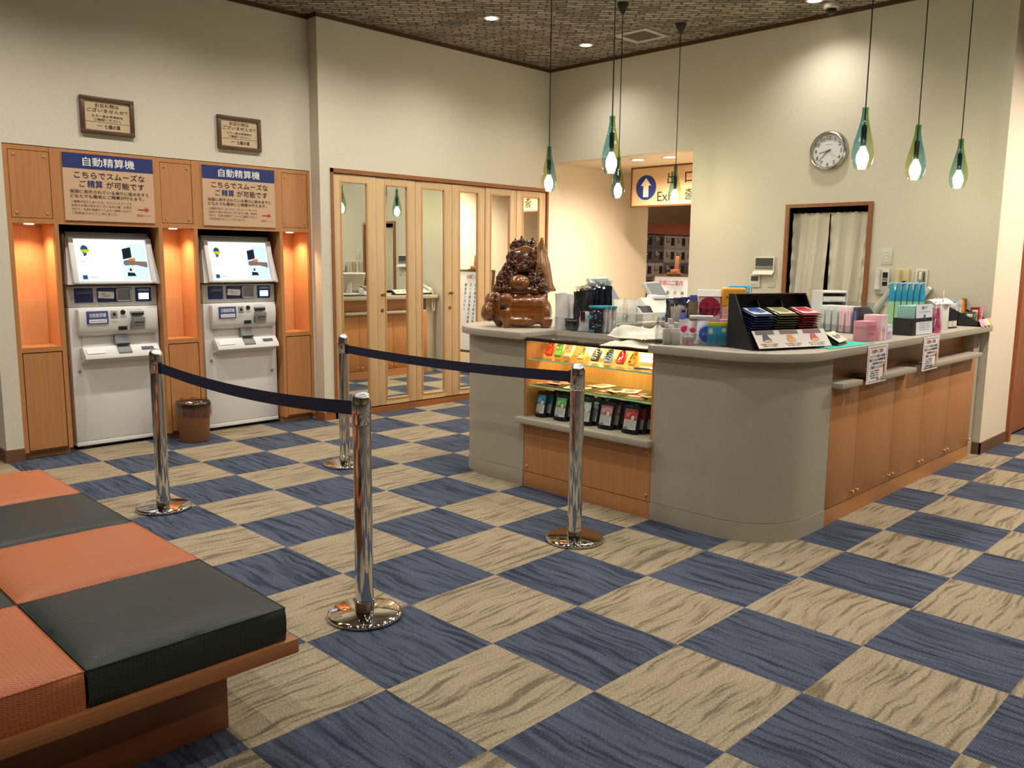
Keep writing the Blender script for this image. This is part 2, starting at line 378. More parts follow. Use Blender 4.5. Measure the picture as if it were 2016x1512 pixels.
# ------------------------------------------------------------------ the setting
YK, YM, XW, YR = 4.38, 4.24, 5.42, -.28      # kiosk wall, mirror wall, wall behind the counter, its free end
OP0, OP1, SOF = 2.39, 4.24, 2.50             # opening to the hall, soffit height
struct('floor', MB().box(-6.5, 12.5, -7, 8.5, -.1, 0), carpet(), 'carpet tile floor in blue and beige checks')
struct('ceiling', MB().box(-6.5, 9.1, -7, 7.2, CEIL, CEIL+.1), ceiling_mat(), 'dark woven-pattern papered ceiling')
m = MB(); m.box(0, .113, YK, 5.3, 0, CEIL); m.box(2.488, 2.50, YK, 5.3, 0, CEIL); m.box(.113, 2.488, YK, 5.3, 2.195, CEIL); m.box(.113, 2.488, 5.2, 5.3, 0, 2.195)
struct('wall_left', m, PLASTER, 'beige plaster wall above the wooden kiosk unit')
m = MB(); m.box(2.50, 2.62, YM, 5.3, 0, CEIL); m.box(2.62, XW, YM, 5.3, 2.22, CEIL); m.box(2.62, XW, 5.2, 5.3, 0, 2.22)
struct('wall_back', m, PLASTER, 'beige plaster wall above the mirrored doors')
ND0, ND1, NDZ = .69, 1.375, 1.915
m = MB(); m.box(XW, XW+.15, OP0, 5.3, SOF, CEIL); m.box(XW, XW+.15, ND1, OP0, 0, CEIL); m.box(XW, XW+.15, ND0, ND1, NDZ, CEIL); m.box(XW, XW+.15, YR+.14, ND0, 0, CEIL); m.box(XW, XW+.004, YR, YR+.14, 0, CEIL)
struct('wall_right', m, PLASTER, 'beige plaster wall with the clock behind the counter')
struct('wall_front', MB().box(XW+.004, 6.10, YR, YR+.14, 0, CEIL), PEACH, 'pale plaster end of the wall beside the counter')
m = MB(); m.box(-6.5, 0, 7.1, 7.2, 0, CEIL); m.box(-6.6, -6.5, -7, 7.2, 0, CEIL); m.box(-6.5, 9.1, -7.1, -7, 0, CEIL); m.box(9, 9.1, -7, YR, 0, CEIL)
m.box(7.15, 9, YR, YR+.14, 0, CEIL); m.box(6.10, 7.15, YR, YR+.14, 2.1, CEIL)
struct('wall_far', m, PLASTER)
m = MB(); m.box(XW, 7.30, YM, YM+.15, 0, SOF)
struct('wall_hall', m, PEACH, 'pale side wall of the exit hall')
m = MB(); m.box(XW+.15, 12, OP0-.15, OP0, 0, SOF); m.box(12, 12.1, OP0, 5.9, 0, SOF); m.box(7.15, 7.3, YM+.15, 5.3, 0, SOF)
struct('wall_passage', m, PEACH)
struct('ceiling_hall', MB().box(XW+.15, 12.1, OP0-.15, 5.9, SOF, SOF+.1), PEACH, 'white soffit of the exit hall')
struct('wall_lockers', MB().box(7.15, 12.1, 5.72, 5.85, 0, SOF), PEACH, 'wall above the shoe lockers')
m = MB(); m.box(XW+.15, 7.6, YR+.14, OP0-.15, 2.5, 2.55); m.box(7.5, 7.6, YR+.14, OP0-.15, 0, 2.5)
struct('wall_office', m, P('#8a8272', .9))
m = MB(); m.box(0, 2.50, YK-.012, YK, CEIL-.035, CEIL); m.box(2.49, 2.5, YM-.01, YK, CEIL-.035, CEIL); m.box(2.49, XW, YM-.012, YM, CEIL-.035, CEIL); m.box(XW-.012, XW, YR, YM, CEIL-.035, CEIL); m.box(XW-.012, 6.1, YR-.012, YR, CEIL-.035, CEIL)
struct('trim_1', m, DKWOODX, 'dark crown strip where wall meets ceiling')
m = MB(); m.box(-.012, .113, YK-.012, YK, 0, .09); m.box(-.012, 0, YK, 5.3, 0, .09)
struct('baseboard_left', m, BROWNBASE)
m = MB(); m.box(2.485, 2.62, YM-.012, YM, 0, .075); m.box(2.485, 2.5, YM, YK, 0, .075); struct('baseboard_back', m, TRIMX)
m = MB(); m.box(XW-.012, XW, YR-.012, -.10, 0, .09); m.box(XW-.012, 6.10, YR-.012, YR, 0, .09); struct('baseboard_right', m, BROWNBASE)
# frame around the mirrored doors
m = MB(); m.box(2.605, 2.632, YM-.012, YM+.12, 0, 2.22); m.box(5.395, 5.42, YM-.012, YM+.12, 0, 2.22); m.box(2.605, 5.42, YM-.012, YM+.12, 2.185, 2.222); m.box(2.605, 5.42, YM-.012, YM+.10, 0, .055)
struct('trim_2', m, TRIMX, 'wooden frame around the mirrored doors')
# doorway with the split curtain
m = MB(); m.box(XW-.02, XW+.16, ND0-.035, ND0, 0, NDZ+.03); m.box(XW-.02, XW+.16, ND1, ND1+.035, 0, NDZ+.03); m.box(XW-.02, XW+.16, ND0, ND1, NDZ, NDZ+.03)
struct('door_1', m, TRIM, 'wooden doorway behind the counter hung with a split curtain')
# wooden door at the right edge of the picture
m = MB(); m.box(6.10, 6.16, YR-.03, YR+.15, 0, 2.1); m.box(7.09, 7.15, YR-.03, YR+.15, 0, 2.1); m.box(6.16, 7.09, YR-.03, YR+.15, 2.04, 2.1)
m.box(6.20, 7.09, YR+.03, YR+.07, .02, 2.03); m.box(6.16, 6.20, YR+.0, YR+.1, 0, 2.04)
d2 = struct('door_2', m, wood('#a86236', '#8c4c26', 'Z'), 'reddish wooden door at the end of the wall')

# ------------------------------------------------------------------ wooden unit round the two payment kiosks
def surround():
    t = T('kiosk_surround', 'oak wall unit with three lit niches framing the two white payment kiosks', 'wall unit', (1.30, YK, 0), world=True)
    y0, y1 = YK, YK+.28; D = YK+.75
    cols = [(.113, .435), (1.145, 1.455), (2.18, 2.488)]; bays = [(.435, 1.145), (1.455, 2.18)]
    m = MB()
    for a, b in cols:
        m.box(a, a+.03, y0, D, .05, 2.19); m.box(b-.03, b, y0, D, .05, 2.19)       # stiles
        m.box(a+.03, b-.03, y0, y1, 1.665, 1.70); m.box(a+.03, b-.03, y0, y1, .765, .800); m.box(a+.03, b-.03, y0+.02, y1, .05, .062)
        m.box(a+.03, b-.03, y0+.004, y1, 2.16, 2.19)
        m.box(a+.005, b-.005, y0+.06, y1, 0, .05)
    for a, b in bays: m.box(a, b, y0, y0+.03, 1.665, 2.19)
    t.part('carcass', m, OAK)
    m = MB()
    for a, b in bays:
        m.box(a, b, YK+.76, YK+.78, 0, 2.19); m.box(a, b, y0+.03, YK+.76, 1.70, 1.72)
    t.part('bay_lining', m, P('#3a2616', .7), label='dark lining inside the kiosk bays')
    for a, b in cols:
        p = t.part('upper_panel', MB().box(a+.034, b-.034, y0+.003, y0+.02, 1.704, 2.156), OAK)
        m = MB()
        for x in (a+.065, b-.065):
            for z in (1.735, 2.145-.02):
                m.lathe([(.0, -.006), (.006, -.005), (.009, 0), (.009, .003)], (x, y0+.001, z), 12, 'Y')
        t.part('stud', m, wood('#d09a62', '#c48c54', 'X'), p)
        n = t.part('niche', MB().box(a+.03, b-.03, y1-.015, y1, .80, 1.665), wood('#dba574', '#d09a68', 'Z'))
        m = MB(); m.box(a+.03, a+.034, y0+.012, y1-.015, .801, 1.664); t.part('niche_cheek', m, wood('#d39a68', '#c88f5c', 'Z'), n); t.part('niche_cheek', MB().box(b-.034, b-.03, y0+.012, y1-.015, .801, 1.664), wood('#d39a68', '#c88f5c', 'Z'), n); t.part('niche_step', MB().box(a+.036, b-.036, y1-.021, y1-.0152, .801, 1.12), wood('#d9a878', '#d09e6c', 'Z'), n)
        c = ((a+b)/2, y0+.10)
        t.part('niche_light', MB().lathe([(.032, 0), (.03, -.004), (0, -.004)], (c[0], c[1], 1.664), 20), E('#fff0d8', 9), n)
        l = bpy.data.lights.new('niche_beam', 'SPOT'); l.energy = 21; l.spot_size = R_(125); l.spot_blend = 1; l.color = (1, .68, .42); l.shadow_soft_size = .02
        o = bpy.data.objects.new('niche_beam', l); COL.objects.link(o); o.location = (c[0], c[1], 1.655)
        t.part('lower_door', MB().box(a+.036, b-.036, y0+.002, y0+.02, .066, .758), OAK)
surround()

def sign_panel(x0, x1, label):
    cx, z0, z1 = (x0+x1)/2, 1.695, 2.168
    t = T('kiosk_sign', label, 'sign', (cx, YK-.012, z0), world=True, group='payment signs above the kiosks')
    t.part('board', MB().box(x0, x1, YK-.011, YK, z0, z1), SIGNBOARD)
    t.part('header_band', MB().box(x0, x1, YK-.0125, YK-.0112, z1-.105, z1), P('#1d2c66', .6), label='navy header band')
    w = x1-x0; yy = YK-.0135
    m = MB(); text(m, '自動精算機', FY(cx, yy, z1-.055), .068, w*.57, bold=.02); t.part('heading_lettering', m, P('#f4f1ea', .6), label='white heading lettering', smooth=False)
    m = MB()
    text(m, 'こちらでスムーズな', FY(cx+.005, yy, z1-.150), .052, w*.78, bold=.008)
    text(m, 'ご', FY(cx-.19, yy, z1-.212), .052); text(m, 'が可能です', FY(cx+.11, yy, z1-.212), .052, w*.43, bold=.008)
    text(m, '画面に表示されている通りに進めますと', FY(cx, yy, z1-.266), .027, w*.87, bold=.012)
    text(m, 'どなたでも簡単にご精算が行えます。', FY(cx-.02, yy, z1-.299), .027, w*.81, bold=.012)
    for i, (s, f) in enumerate((('ご精算が完了しましたら、クレジットカードや', .66), ('お釣りの取り忘れがございません様、お気を', .66), ('付けて、右奥の退館ゲートよりご退館ください。', .66), ('ご利用ありがとうございました。', .5))):
        text(m, s, FY(x0+.045, yy, z1-.338-.027*i), .019, w*f, 'L')
    t.part('body_lettering', m, INK, smooth=False)
    m = MB(); text(m, '精算', FY(cx-.105, yy, z1-.212), .056, .105, bold=.03); t.part('accent_lettering', m, P('#22337a', .6), label='navy word in the second line', smooth=False)
    m = MB(); m.prism([(x1-.125, z1-.372), (x1-.072, z1-.372), (x1-.072, z1-.358), (x1-.04, z1-.376), (x1-.072, z1-.394), (x1-.072, z1-.380), (x1-.125, z1-.380)], yy, yy+.001, 'xz')
    text(m, '退館ゲート', FY(x1-.085, yy, z1-.42), .02, .10); t.part('arrow', m, P('#b23a30', .6), label='red arrow and gate lettering', smooth=False)
sign_panel(.482, 1.118, 'payment sign with navy header above the left kiosk')
sign_panel(1.505, 2.139, 'payment sign with navy header above the right kiosk')

def notice_frame(x0, x1, z0, z1, label):
    cx = (x0+x1)/2
    t = T('framed_notice', label, 'framed notice', (cx, YK, z0), world=True, group='framed notices above the kiosks')
    m = MB(); b = .028
    m.box(x0, x1, YK-.03, YK-.001, z1-b, z1, .003); m.box(x0, x1, YK-.03, YK-.001, z0, z0+b, .003); m.box(x0, x0+b, YK-.03, YK-.001, z0+b, z1-b, .003); m.box(x1-b, x1, YK-.03, YK-.001, z0+b, z1-b, .003)
    t.part('frame', m, DKWOODX)
    t.part('panel', MB().box(x0+b-.004, x1-b+.004, YK-.014, YK-.004, z0+b-.004, z1-b+.004), P('#c8b08c', .7))
    m = MB(); y = YK-.0155; w = x1-x0-2*b
    text(m, 'お忘れ物は', FY(cx, y, z1-.058), .03, w*.52, bold=.02); text(m, 'ございませんか？', FY(cx, y, z1-.093), .03, w*.88, bold=.02)
    text(m, 'もう一度お手荷物を', FY(cx, y, z1-.132), .019, w*.68, bold=.02); text(m, 'ご確認ください。', FY(cx, y, z1-.157), .019, w*.6, bold=.02)
    m.box(x0+b+.01, x1-b-.01, y, y+.001, z1-.176, z1-.174)
    text(m, '七福の湯', FY(cx+.03, y, z1-.203), .032, .11, bold=.05); text(m, '日帰り', FY(cx-.055, y, z1-.2), .012, .04)
    t.part('lettering', m, P('#3a2618', .8), smooth=False)
notice_frame(.622, .996, 2.314, 2.574, 'dark framed notice high above the left kiosk')
notice_frame(1.647, 2.022, 2.304, 2.566, 'dark framed notice high above the right kiosk')

# ------------------------------------------------------------------ self-service payment kiosks
def kiosk(x, label):
    """local: x across, y=0 front of the body (into the wall +y), z up"""
    t = T('payment_kiosk', label, 'kiosk', (x, YK+.085, 0), group='white automatic payment kiosks')
    H = .325
    kw = P('#e4e2de', .38); kg = P('#c2bfb8', .42)
    m = MB(); m.box(-H, H, 0, .5, .062, 1.066, .004); m.box(-H+.01, H-.01, .07, .5, 1.0, 1.6)
    body = t.part('body', m, kw)
    t.part('bottom_strip', MB().box(-H, H, -.002, .4, .028, .059, .002), kw)
    m = MB()
    for a in (-.28, .24): m.box(a, a+.07, .02, .10, 0, .03)
    m.box(-.3, .3, .05, .4, .004, .028); t.part('foot', m, BLACK)
    t.part('control_band', MB().box(-H, H, .004, .4, 1.07, 1.222, .003), kg)
    # the four modules of the band
    def module(a, b): return t.part('module', MB().box(a, b, -.004, .03, 1.100, 1.208, .006), NAVY, label='navy module of the control band')
    q = module(-.278, -.148); t.part('card_slot', MB().box(-.262, -.162, -.008, .0, 1.148, 1.182, .002), P('#4a4d6d', .4), q); t.part('slot', MB().box(-.255, -.168, -.0095, -.002, 1.150, 1.163), BLACK, q)
    q = module(-.118, .004); t.part('paper_label', MB().grid(lambda u, v: (-.117+.113*u, -.006-.012*math.sin(v*2.2)-.004*u, 1.133+.05*v-.006*u), 6, 6), PAPER, q, label='white paper label stuck on')
    m = MB()
    text(m, 'ご利用できません', FY(-.06, -.0195, 1.163), .013, .08); text(m, 'お札投入口', FY(-.06, -.0195, 1.146), .012, .055); t.part('label_lettering', m, INKBLK, q, smooth=False)
    q = module(.004, .132); m = MB(); m.box(.016, .022, -.012, .0, 1.106, 1.203); m.box(.118, .124, -.012, .0, 1.106, 1.203); m.box(.016, .124, -.012, .0, 1.197, 1.203); m.box(.016, .124, -.012, .0, 1.106, 1.114)
    t.part('coin_hopper', m, P('#cbc9c4', .3), q); t.part('hopper_pocket', MB().box(.022, .118, -.006, .0, 1.114, 1.197), P('#7d7c79', .5), q)
    q = module(.162, .282); t.part('small_screen', MB().box(.183, .258, -.007, .0, 1.118, 1.164), E('#cfe4ff', 3.2), q, label='small lit screen'); t.part('module_plate', MB().box(.178, .266, -.007, .0, 1.180, 1.197, .001), P('#8d93ad', .4), q)
    # card and receipt panel, bulging forward with a curled lower edge
    x0, x1 = -.277, .296
    prof = [(0, 1.052), (-.052, 1.052), (-.060, 1.035), (-.064, .97), (-.056, .90), (-.040, .864), (-.028, .858), (0, .872)]
    vs = MB()
    vs.prism(prof, x0, x1, 'yz', .004); pn = t.part('front_panel', vs, P('#dedbd5', .35))
    q = t.part('kiosk_label', MB().box(-.225, -.072, -.070, -.055, .945, 1.04, .004), P('#3b4a7c', .45), pn, label='navy name label')
    m = MB(); m.box(-.21, -.085, -.0712, -.069, .952, .980); text(m, '自動精算機', FY(-.148, -.0715, 1.008), .034, .115, bold=.03)
    t.part('label_lettering', m, P('#e8e8ee', .6), pn, smooth=False)
    m = MB(); text(m, 'Payment Machine', FY(-.148, -.0722, .966), .015, .105); t.part('label_small_lettering', m, NAVY, pn, smooth=False)
    m = MB(); m.box(-.053, -.003, -.068, -.05, .985, 1.040, .003); t.part('sensor', m, P('#a09d98', .4), pn); 
    t.part('sensor_window', MB().box(-.04, -.018, -.0705, -.06, 1.0, 1.026, .004), BLACK, pn); t.part('camera_eye', MB().lathe([(.0, -.004), (.016, -.004), (.018, .01)], (.036, -.070, 1.026), 20, 'Y'), BLACK, pn); t.part('coin_slot', MB().box(.000, .062, -.067, -.05, .892, .920, .002), BLACK, pn)
    m = MB(); m.box(.086, .196, -.062, -.03, .895, 1.030, .003); m.prism([(-.09, .93), (-.10, .955), (-.098, .985), (-.065, .99), (-.06, .90), (-.085, .895)], .094, .188, 'yz', .003); t.part('note_slot_unit', m, P('#85837f', .45), pn)
    m = MB(); m.box(.098, .184, -.085, -.06, 1.0, 1.018); m.box(.108, .176, -.1015, -.09, .945, .951); t.part('note_slot', m, BLACK, pn)
    m = MB()
    for (lx, lz, s) in ((-.03, .96, '硬貨返却'), (.035, .96, 'レシート'), (.035, .99, '硬貨'), (.13, 1.043, 'お札・カード挿入口')): text(m, s, FY(lx, -.0668, lz), .012, .05 if lz < 1.02 else .085)
    t.part('panel_lettering', m, P('#8a8886', .6), pn, smooth=False)
    # recess and outlet tray
    t.part('recess_panel', MB().box(-.245, .29, -.006, .01, .70, .86), P('#cfccc6', .45))
    m = MB(); m.prism([(0, .77), (-.05, .776), (-.105, .715), (-.108, .690), (-.09, .684), (0, .684)], -.262, .292, 'yz', .004)
    m.prism([(-.09, .684), (0, .684), (0, .648)], -.262, .292, 'yz'); tr = t.part('tray', m, P('#dedbd5', .35))
    t.part('outlet', MB().prism([(0, .86), (-.03, .86), (-.055, .776), (-.104, .728), (-.106, .70), (-.02, .70), (0, .72)], -.022, .078, 'yz', .003), P('#7b7975', .45), tr, label='grey outlet chute')
    m = MB(); m.box(-.018, .074, -.075, -.05, .782, .792); t.part('outlet_gap', m, DGREY, tr)
    m = MB(); Mx = frame((.2, -.0825, .747), (1, 0, 0), (0, .67, .74)); m.at(Mx); m.box(-.045, .045, -.013, .013, 0, .002); m.at(None); t.part('tray_label', m, P('#3a4660', .5), tr, label='dark label on the tray')
    m = MB(); m.at(frame((-.18, -.0825, .747), (1, 0, 0), (0, .67, .74))); m.box(-.065, .065, -.025, .025, 0, .0015); m.at(None); t.part('tray_pad', m, P('#e8e5df', .3), tr)
    for z, xx in ((.594, -.275),) + (((.47, .275),) if x > 1.3 else ()):
        t.part('lock', MB().lathe([(0, -.014), (.009, -.013), (.012, -.006), (.012, .003)], (xx, 0, z), 16, 'Y'), STEEL)
    # tilted screen head
    sl = math.atan2(.09, .335)
    m = MB(); zb, zt = 1.236, 1.578
    def P4(w0, w1, y0_, y1_, z0_, z1_, d0, d1):      # front face from bottom to top, leaning back
        vs_ = [(-w0, y0_, z0_), (w0, y0_, z0_), (w1, y1_, z1_), (-w1, y1_, z1_), (-w0, d0, z0_), (w0, d0, z0_), (w1, d1, z1_), (-w1, d1, z1_)]
        return vs_, [(0, 1, 2, 3), (7, 6, 5, 4), (0, 4, 5, 1), (1, 5, 6, 2), (2, 6, 7, 3), (3, 7, 4, 0)]
    m._add(*P4(.335, .305, -.055, .034, zb, zt, .3, .3)); hd = t.part('screen_head', m, P('#d2cfc9', .38))
    m = MB(); m._add(*P4(.300, .296, .036, .048, zt, 1.618, .3, .3)); t.part('hood', m, P('#8f8c87', .45), label='grey hood over the screen')
    B = frame((0, -.056, zb), (1, 0, 0), (0, .085, .322)); L_ = .350
    m = MB().at(B); m.box(-.300, -.262, .004, L_, 0, .03, .006); m.box(.262, .300, .004, L_, 0, .03, .006); m.box(-.300, .300, .0, .022, 0, .026, .005); m.box(-.29, .29, L_-.008, L_, 0, .008, .002); m.at(None)
    t.part('bezel', m, P('#e2dfd9', .35), hd)
    S = lambda x_, y_: frame((0, -.056, zb), (1, 0, 0), (0, .085, .322)) @ Matrix.Translation((x_, y_, .004))
    m = MB().at(B); m.box(-.262, .262, .022, L_-.008, 0, .003); m.at(None); sc = t.part('screen', m, E('#f2f6fb', 1.25), label='lit screen with a pictogram')
    def flat(nm, f, mat):
        mm = MB(); mm.at(B @ Matrix.Translation((0, 0, .0036))); f(mm); mm.at(None); return t.part(nm, mm, mat, sc, smooth=False)
    def fcirc(mm, cx, cy, rx, ry, n=24): mm._add([(cx+rx*math.cos(2*math.pi*i/n), cy+ry*math.sin(2*math.pi*i/n), 0) for i in range(n)], [tuple(range(n))])
    def fpoly(mm, pts, z=0): mm._add([(p[0], p[1], z) for p in pts], [tuple(range(len(pts)))])
    def s_pic(mm): fpoly(mm, [(.06, .03), (.255, .03), (.255, .31), (.13, .31), (.07, .2)])
    flat('screen_picture', s_pic, E('#d6ecf5', 1.1))
    def s_dark(mm): fpoly(mm, [(.08, .19), (.145, .205), (.145, .285), (.08, .27)], .0006); fpoly(mm, [(.095, .06), (.16, .06), (.15, .085), (.1, .09)], .0006); fpoly(mm, [(.115, .10), (.135, .1), (.13, .12), (.118, .12)], .0008)
    flat('pictured_monitor', s_dark, E('#3b4650', .35))
    def s_wh(mm): fpoly(mm, [(.075, .09), (.16, .09), (.165, .16), (.075, .165)], .0004)
    flat('pictured_machine', s_wh, E('#dfeef6', 1.05))
    def s_arm(mm): fpoly(mm, [(.255, .125), (.165, .148), (.09, .142), (.078, .155), (.082, .178), (.11, .186), (.165, .175), (.255, .172)], .0012)
    flat('pictured_arm', s_arm, E('#a39088', .6))
    def s_band(mm): fpoly(mm, [(.14, .14), (.166, .146), (.17, .2), (.12, .196), (.118, .186), (.14, .18)], .0010)
    flat('pictured_band', s_band, E('#f0842c', .9))
    def s_logo(mm): fcirc(mm, -.188, .265, .026, .030); fpoly(mm, [(-.196, .21), (-.176, .22), (-.172, .24), (-.2, .24)])
    flat('logo_disc', s_logo, E('#3f6d86', .6))
    def s_logo2(mm): fpoly(mm, [(-.215, .245), (-.158, .245), (-.152, .262), (-.208, .262)], .0006); fpoly(mm, [(-.19, .235), (-.165, .24), (-.165, .246), (-.192, .246)], .0006)
    flat('logo_band', s_logo2, E('#d8e21e', .95))
    def s_box(mm): fpoly(mm, [(-.225, .038), (-.192, .038), (-.192, .070), (-.225, .070)])
    flat('screen_button', s_box, E('#2d6aa0', .7))
    mm = MB()
    text(mm, 'バーコードリーダーで', S(-.225, .19) , .014, .10, 'L'); text(mm, '読み取ってください', S(-.225, .172), .014, .09, 'L'); text(mm, '残額確認へ', S(-.18, .054), .011, .075, 'L'); text(mm, '戻る', S(-.2085, .054) @ Matrix.Translation((0, 0, .001)), .012, .02)
    text(mm, 'Cサービス', S(-.183, .253) @ Matrix.Translation((0, 0, .0015)), .012, .045)
    t.part('screen_lettering', mm, E('#56616a', .5), sc, smooth=False)
    return t
kiosk(.815, 'white payment kiosk on the left under the first navy sign')
kiosk(1.838, 'white payment kiosk on the right, beside the waste bin')

# ------------------------------------------------------------------ waste bin
def bin_():
    t = T('waste_bin', 'round brown waste bin with a clear bag liner beside the right kiosk', 'waste bin', (1.282, 4.22, 0))
    t.part('bucket', MB().lathe([(.0, .004), (.105, 0), (.112, .01), (.122, .295), (.126, .305), (.118, .305), (.11, .02), (0, .018)], n=32), P('#8a5c38', .6), smooth=True)
    def f(u, v):
        a = 2*math.pi*u; w = .004*math.sin(a*9)+.003*math.sin(a*17+2); z = .330-.125*v+ (.012*math.sin(a*3)+.02*math.sin(a*2+1))*v
        r = .122+.008*math.sin(v*3)+w*v+.004
        if v < .12: r -= .012*(1-v/.12)
        return (r*math.cos(a), r*math.sin(a), z+.006*math.sin(a*7)*(1-v))
    t.part('bag_liner', MB().grid(f, 90, 10), clear('#d9d4cc', .16, .12), label='clear plastic bag folded over the rim')
    t.part('inner_liner', MB().shell([(.1245, .286), (.1285, .286), (.1285, .308), (.119, .312), (.108, .08), (.0, .06)], n=32), P('#25211d', .5), label='dark inner bag')
bin_()

# ------------------------------------------------------------------ mirrored folding doors
def mirrored_doors():
    w = 2.752/6
    names = ['leftmost mirrored door, beside the wall pilaster', 'second mirrored door from the left, with a round knob and lock', 'third mirrored door, reflecting the telephone, knob on its right stile', 'fourth mirrored door, reflecting the whiteboard', 'fifth mirrored door, behind the wood carving', 'rightmost mirrored door, reflecting the hanging exit sign']
    for i in range(6):
        a = 2.634+w*i; b = a+w; y = YM+.001
        t = T('mirrored_door', names[i], 'mirrored door', ((a+b)/2, y, .06), world=True, group='mirrored folding doors', kind='thing', rz=R_((-.5, -.5, -.55, 1.2, .3, 0)[i]))
        g = .002 if i % 2 else .0015
        m = MB(); sl, sr = .075, .095
        if i % 2: sl, sr = .095, .095
        z0, z1 = .066, 2.178; mz0, mz1 = .118, 2.118
        m.box(a+g, a+sl, y, y+.034, z0, z1, .003); m.box(b-sr, b-g-(.003 if i % 2 else 0), y, y+.034, z0, z1, .003); m.box(a+sl, b-sr, y, y+.034, z0, mz0); m.box(a+sl, b-sr, y, y+.034, mz1, z1)
        t.part('frame', m, MAPLE)
        m = MB(); x0, x1 = a+sl, b-sr; e = .011
        m.box(x0-.004, x0+e, y-.006, y+.02, mz0-.004, mz1+.004, .003); m.box(x1-e, x1+.004, y-.006, y+.02, mz0-.004, mz1+.004, .003); m.box(x0+e, x1-e, y-.006, y+.02, mz0-.004, mz0+e, .003); m.box(x0+e, x1-e, y-.006, y+.02, mz1-e, mz1+.004, .003)
        t.part('bead', m, wood('#c9a06c', '#bd925e', 'Z'))
        t.part('mirror', MB().box(x0, x1, y+.010, y+.014, mz0, mz1), MIRROR, label='tall mirror pane')
        if i in (1, 2):
            kx = a+.055 if i == 1 else b-.028
            t.part('knob', MB().lathe([(0, -.045), (.014, -.043), (.017, -.034), (.010, -.022), (.007, -.01), (.014, -.004), (.014, .002)], (kx, y, 1.112), 20, 'Y'), BRASS)
            t.part('lock_cylinder', MB().lathe([(0, -.006), (.006, -.006), (.006, -.009), (.015, -.008), (.018, 0), (.018, .002)], (kx, y, .965), 20, 'Y'), BRASS)
mirrored_doors()

# ------------------------------------------------------------------ chrome queue posts and belts
def posts():
    spots = [(.300, .544, 'nearest chrome queue post, in front of the bench'), (.335, 2.574, 'chrome queue post in front of the left kiosk'), (1.695, 2.740, 'chrome queue post in front of the mirrored doors'), (1.640, .566, 'chrome queue post in front of the lit display case')]
    t = T('queue_post', spots[0][2], 'barrier post', (spots[0][0], spots[0][1], 0), group='chrome queue posts')
    t.part('base', MB().lathe([(0, 0), (.146, 0), (.152, .006), (.153, .014), (.148, .020), (.138, .023), (.04, .030), (.04, .024), (0, .024)], n=56), CHROME, ang=50)
    t.part('collar', MB().lathe([(.0395, .024), (.0395, .072), (.037, .074)], n=40), CHROME)
    t.part('tube', MB().lathe([(.0365, .05), (.0365, .795)], n=40), CHROME)
    t.part('head', MB().lathe([(.0372, .797), (.0385, .80), (.0385, .888), (.0372, .902), (.032, .916), (.022, .926), (.010, .930), (0, .931)], n=40), CHROME, ang=60)
    for x, y, l in spots[1:]: dup(t.e, (x, y, 0), label=l)
    for (p, q, l, sag) in ((spots[1], spots[0], 'navy belt sagging between the left and the nearest post', .062), (spots[2], spots[3], 'navy belt stretched from the back post to the post by the display case', .035)):
        a, b = Vector((p[0], p[1], .822)), Vector((q[0], q[1], .858)); a.z = .826
        d = (b-a).normalized(); a += d*.0465; b -= d*.0465; n = Vector((d.y, -d.x, 0)).normalized()*.0012; O = Vector((p[0], p[1], 0))
        m = MB()
        for sg in (1, -1):
            def f(u, v): 
                c = a.lerp(b, u); zz = c.z - sag*4*u*(1-u)*.6 + (.028 if v > .5 else -.028)*1.0
                return (c.x+n.x*sg-O.x, c.y+n.y*sg-O.y, zz if v in (0, 1) else zz)
            m.grid(lambda u, v: (f(u, 0)[0], f(u, 0)[1], (f(u, 0)[2]*(1-v)+f(u, 1)[2]*v)), 28, 4)
        th = T('barrier_belt', l, 'barrier belt', tuple(O), group='navy queue belts')
        th.part('webbing', m, P('#0e1030', .8, noise=.15, nscale=600))
        mm = MB(); dd = Vector((d.x, d.y, 0)).normalized()
        for e, c in ((1, a), (-1, b)):
            F_ = frame((c.x-O.x, c.y-O.y, c.z), dd, (0, 0, 1)); mm.at(F_ @ Matrix.Translation((0, 0, 0))); mm.box(-.008*1, .012, -.034, .034, -.008, .008, .003) if e == 1 else mm.box(-.012, .008, -.034, .034, -.008, .008, .003); mm.at(None)
        th.part('belt_clip', mm, BLACK, label='black clip at the post')
posts()

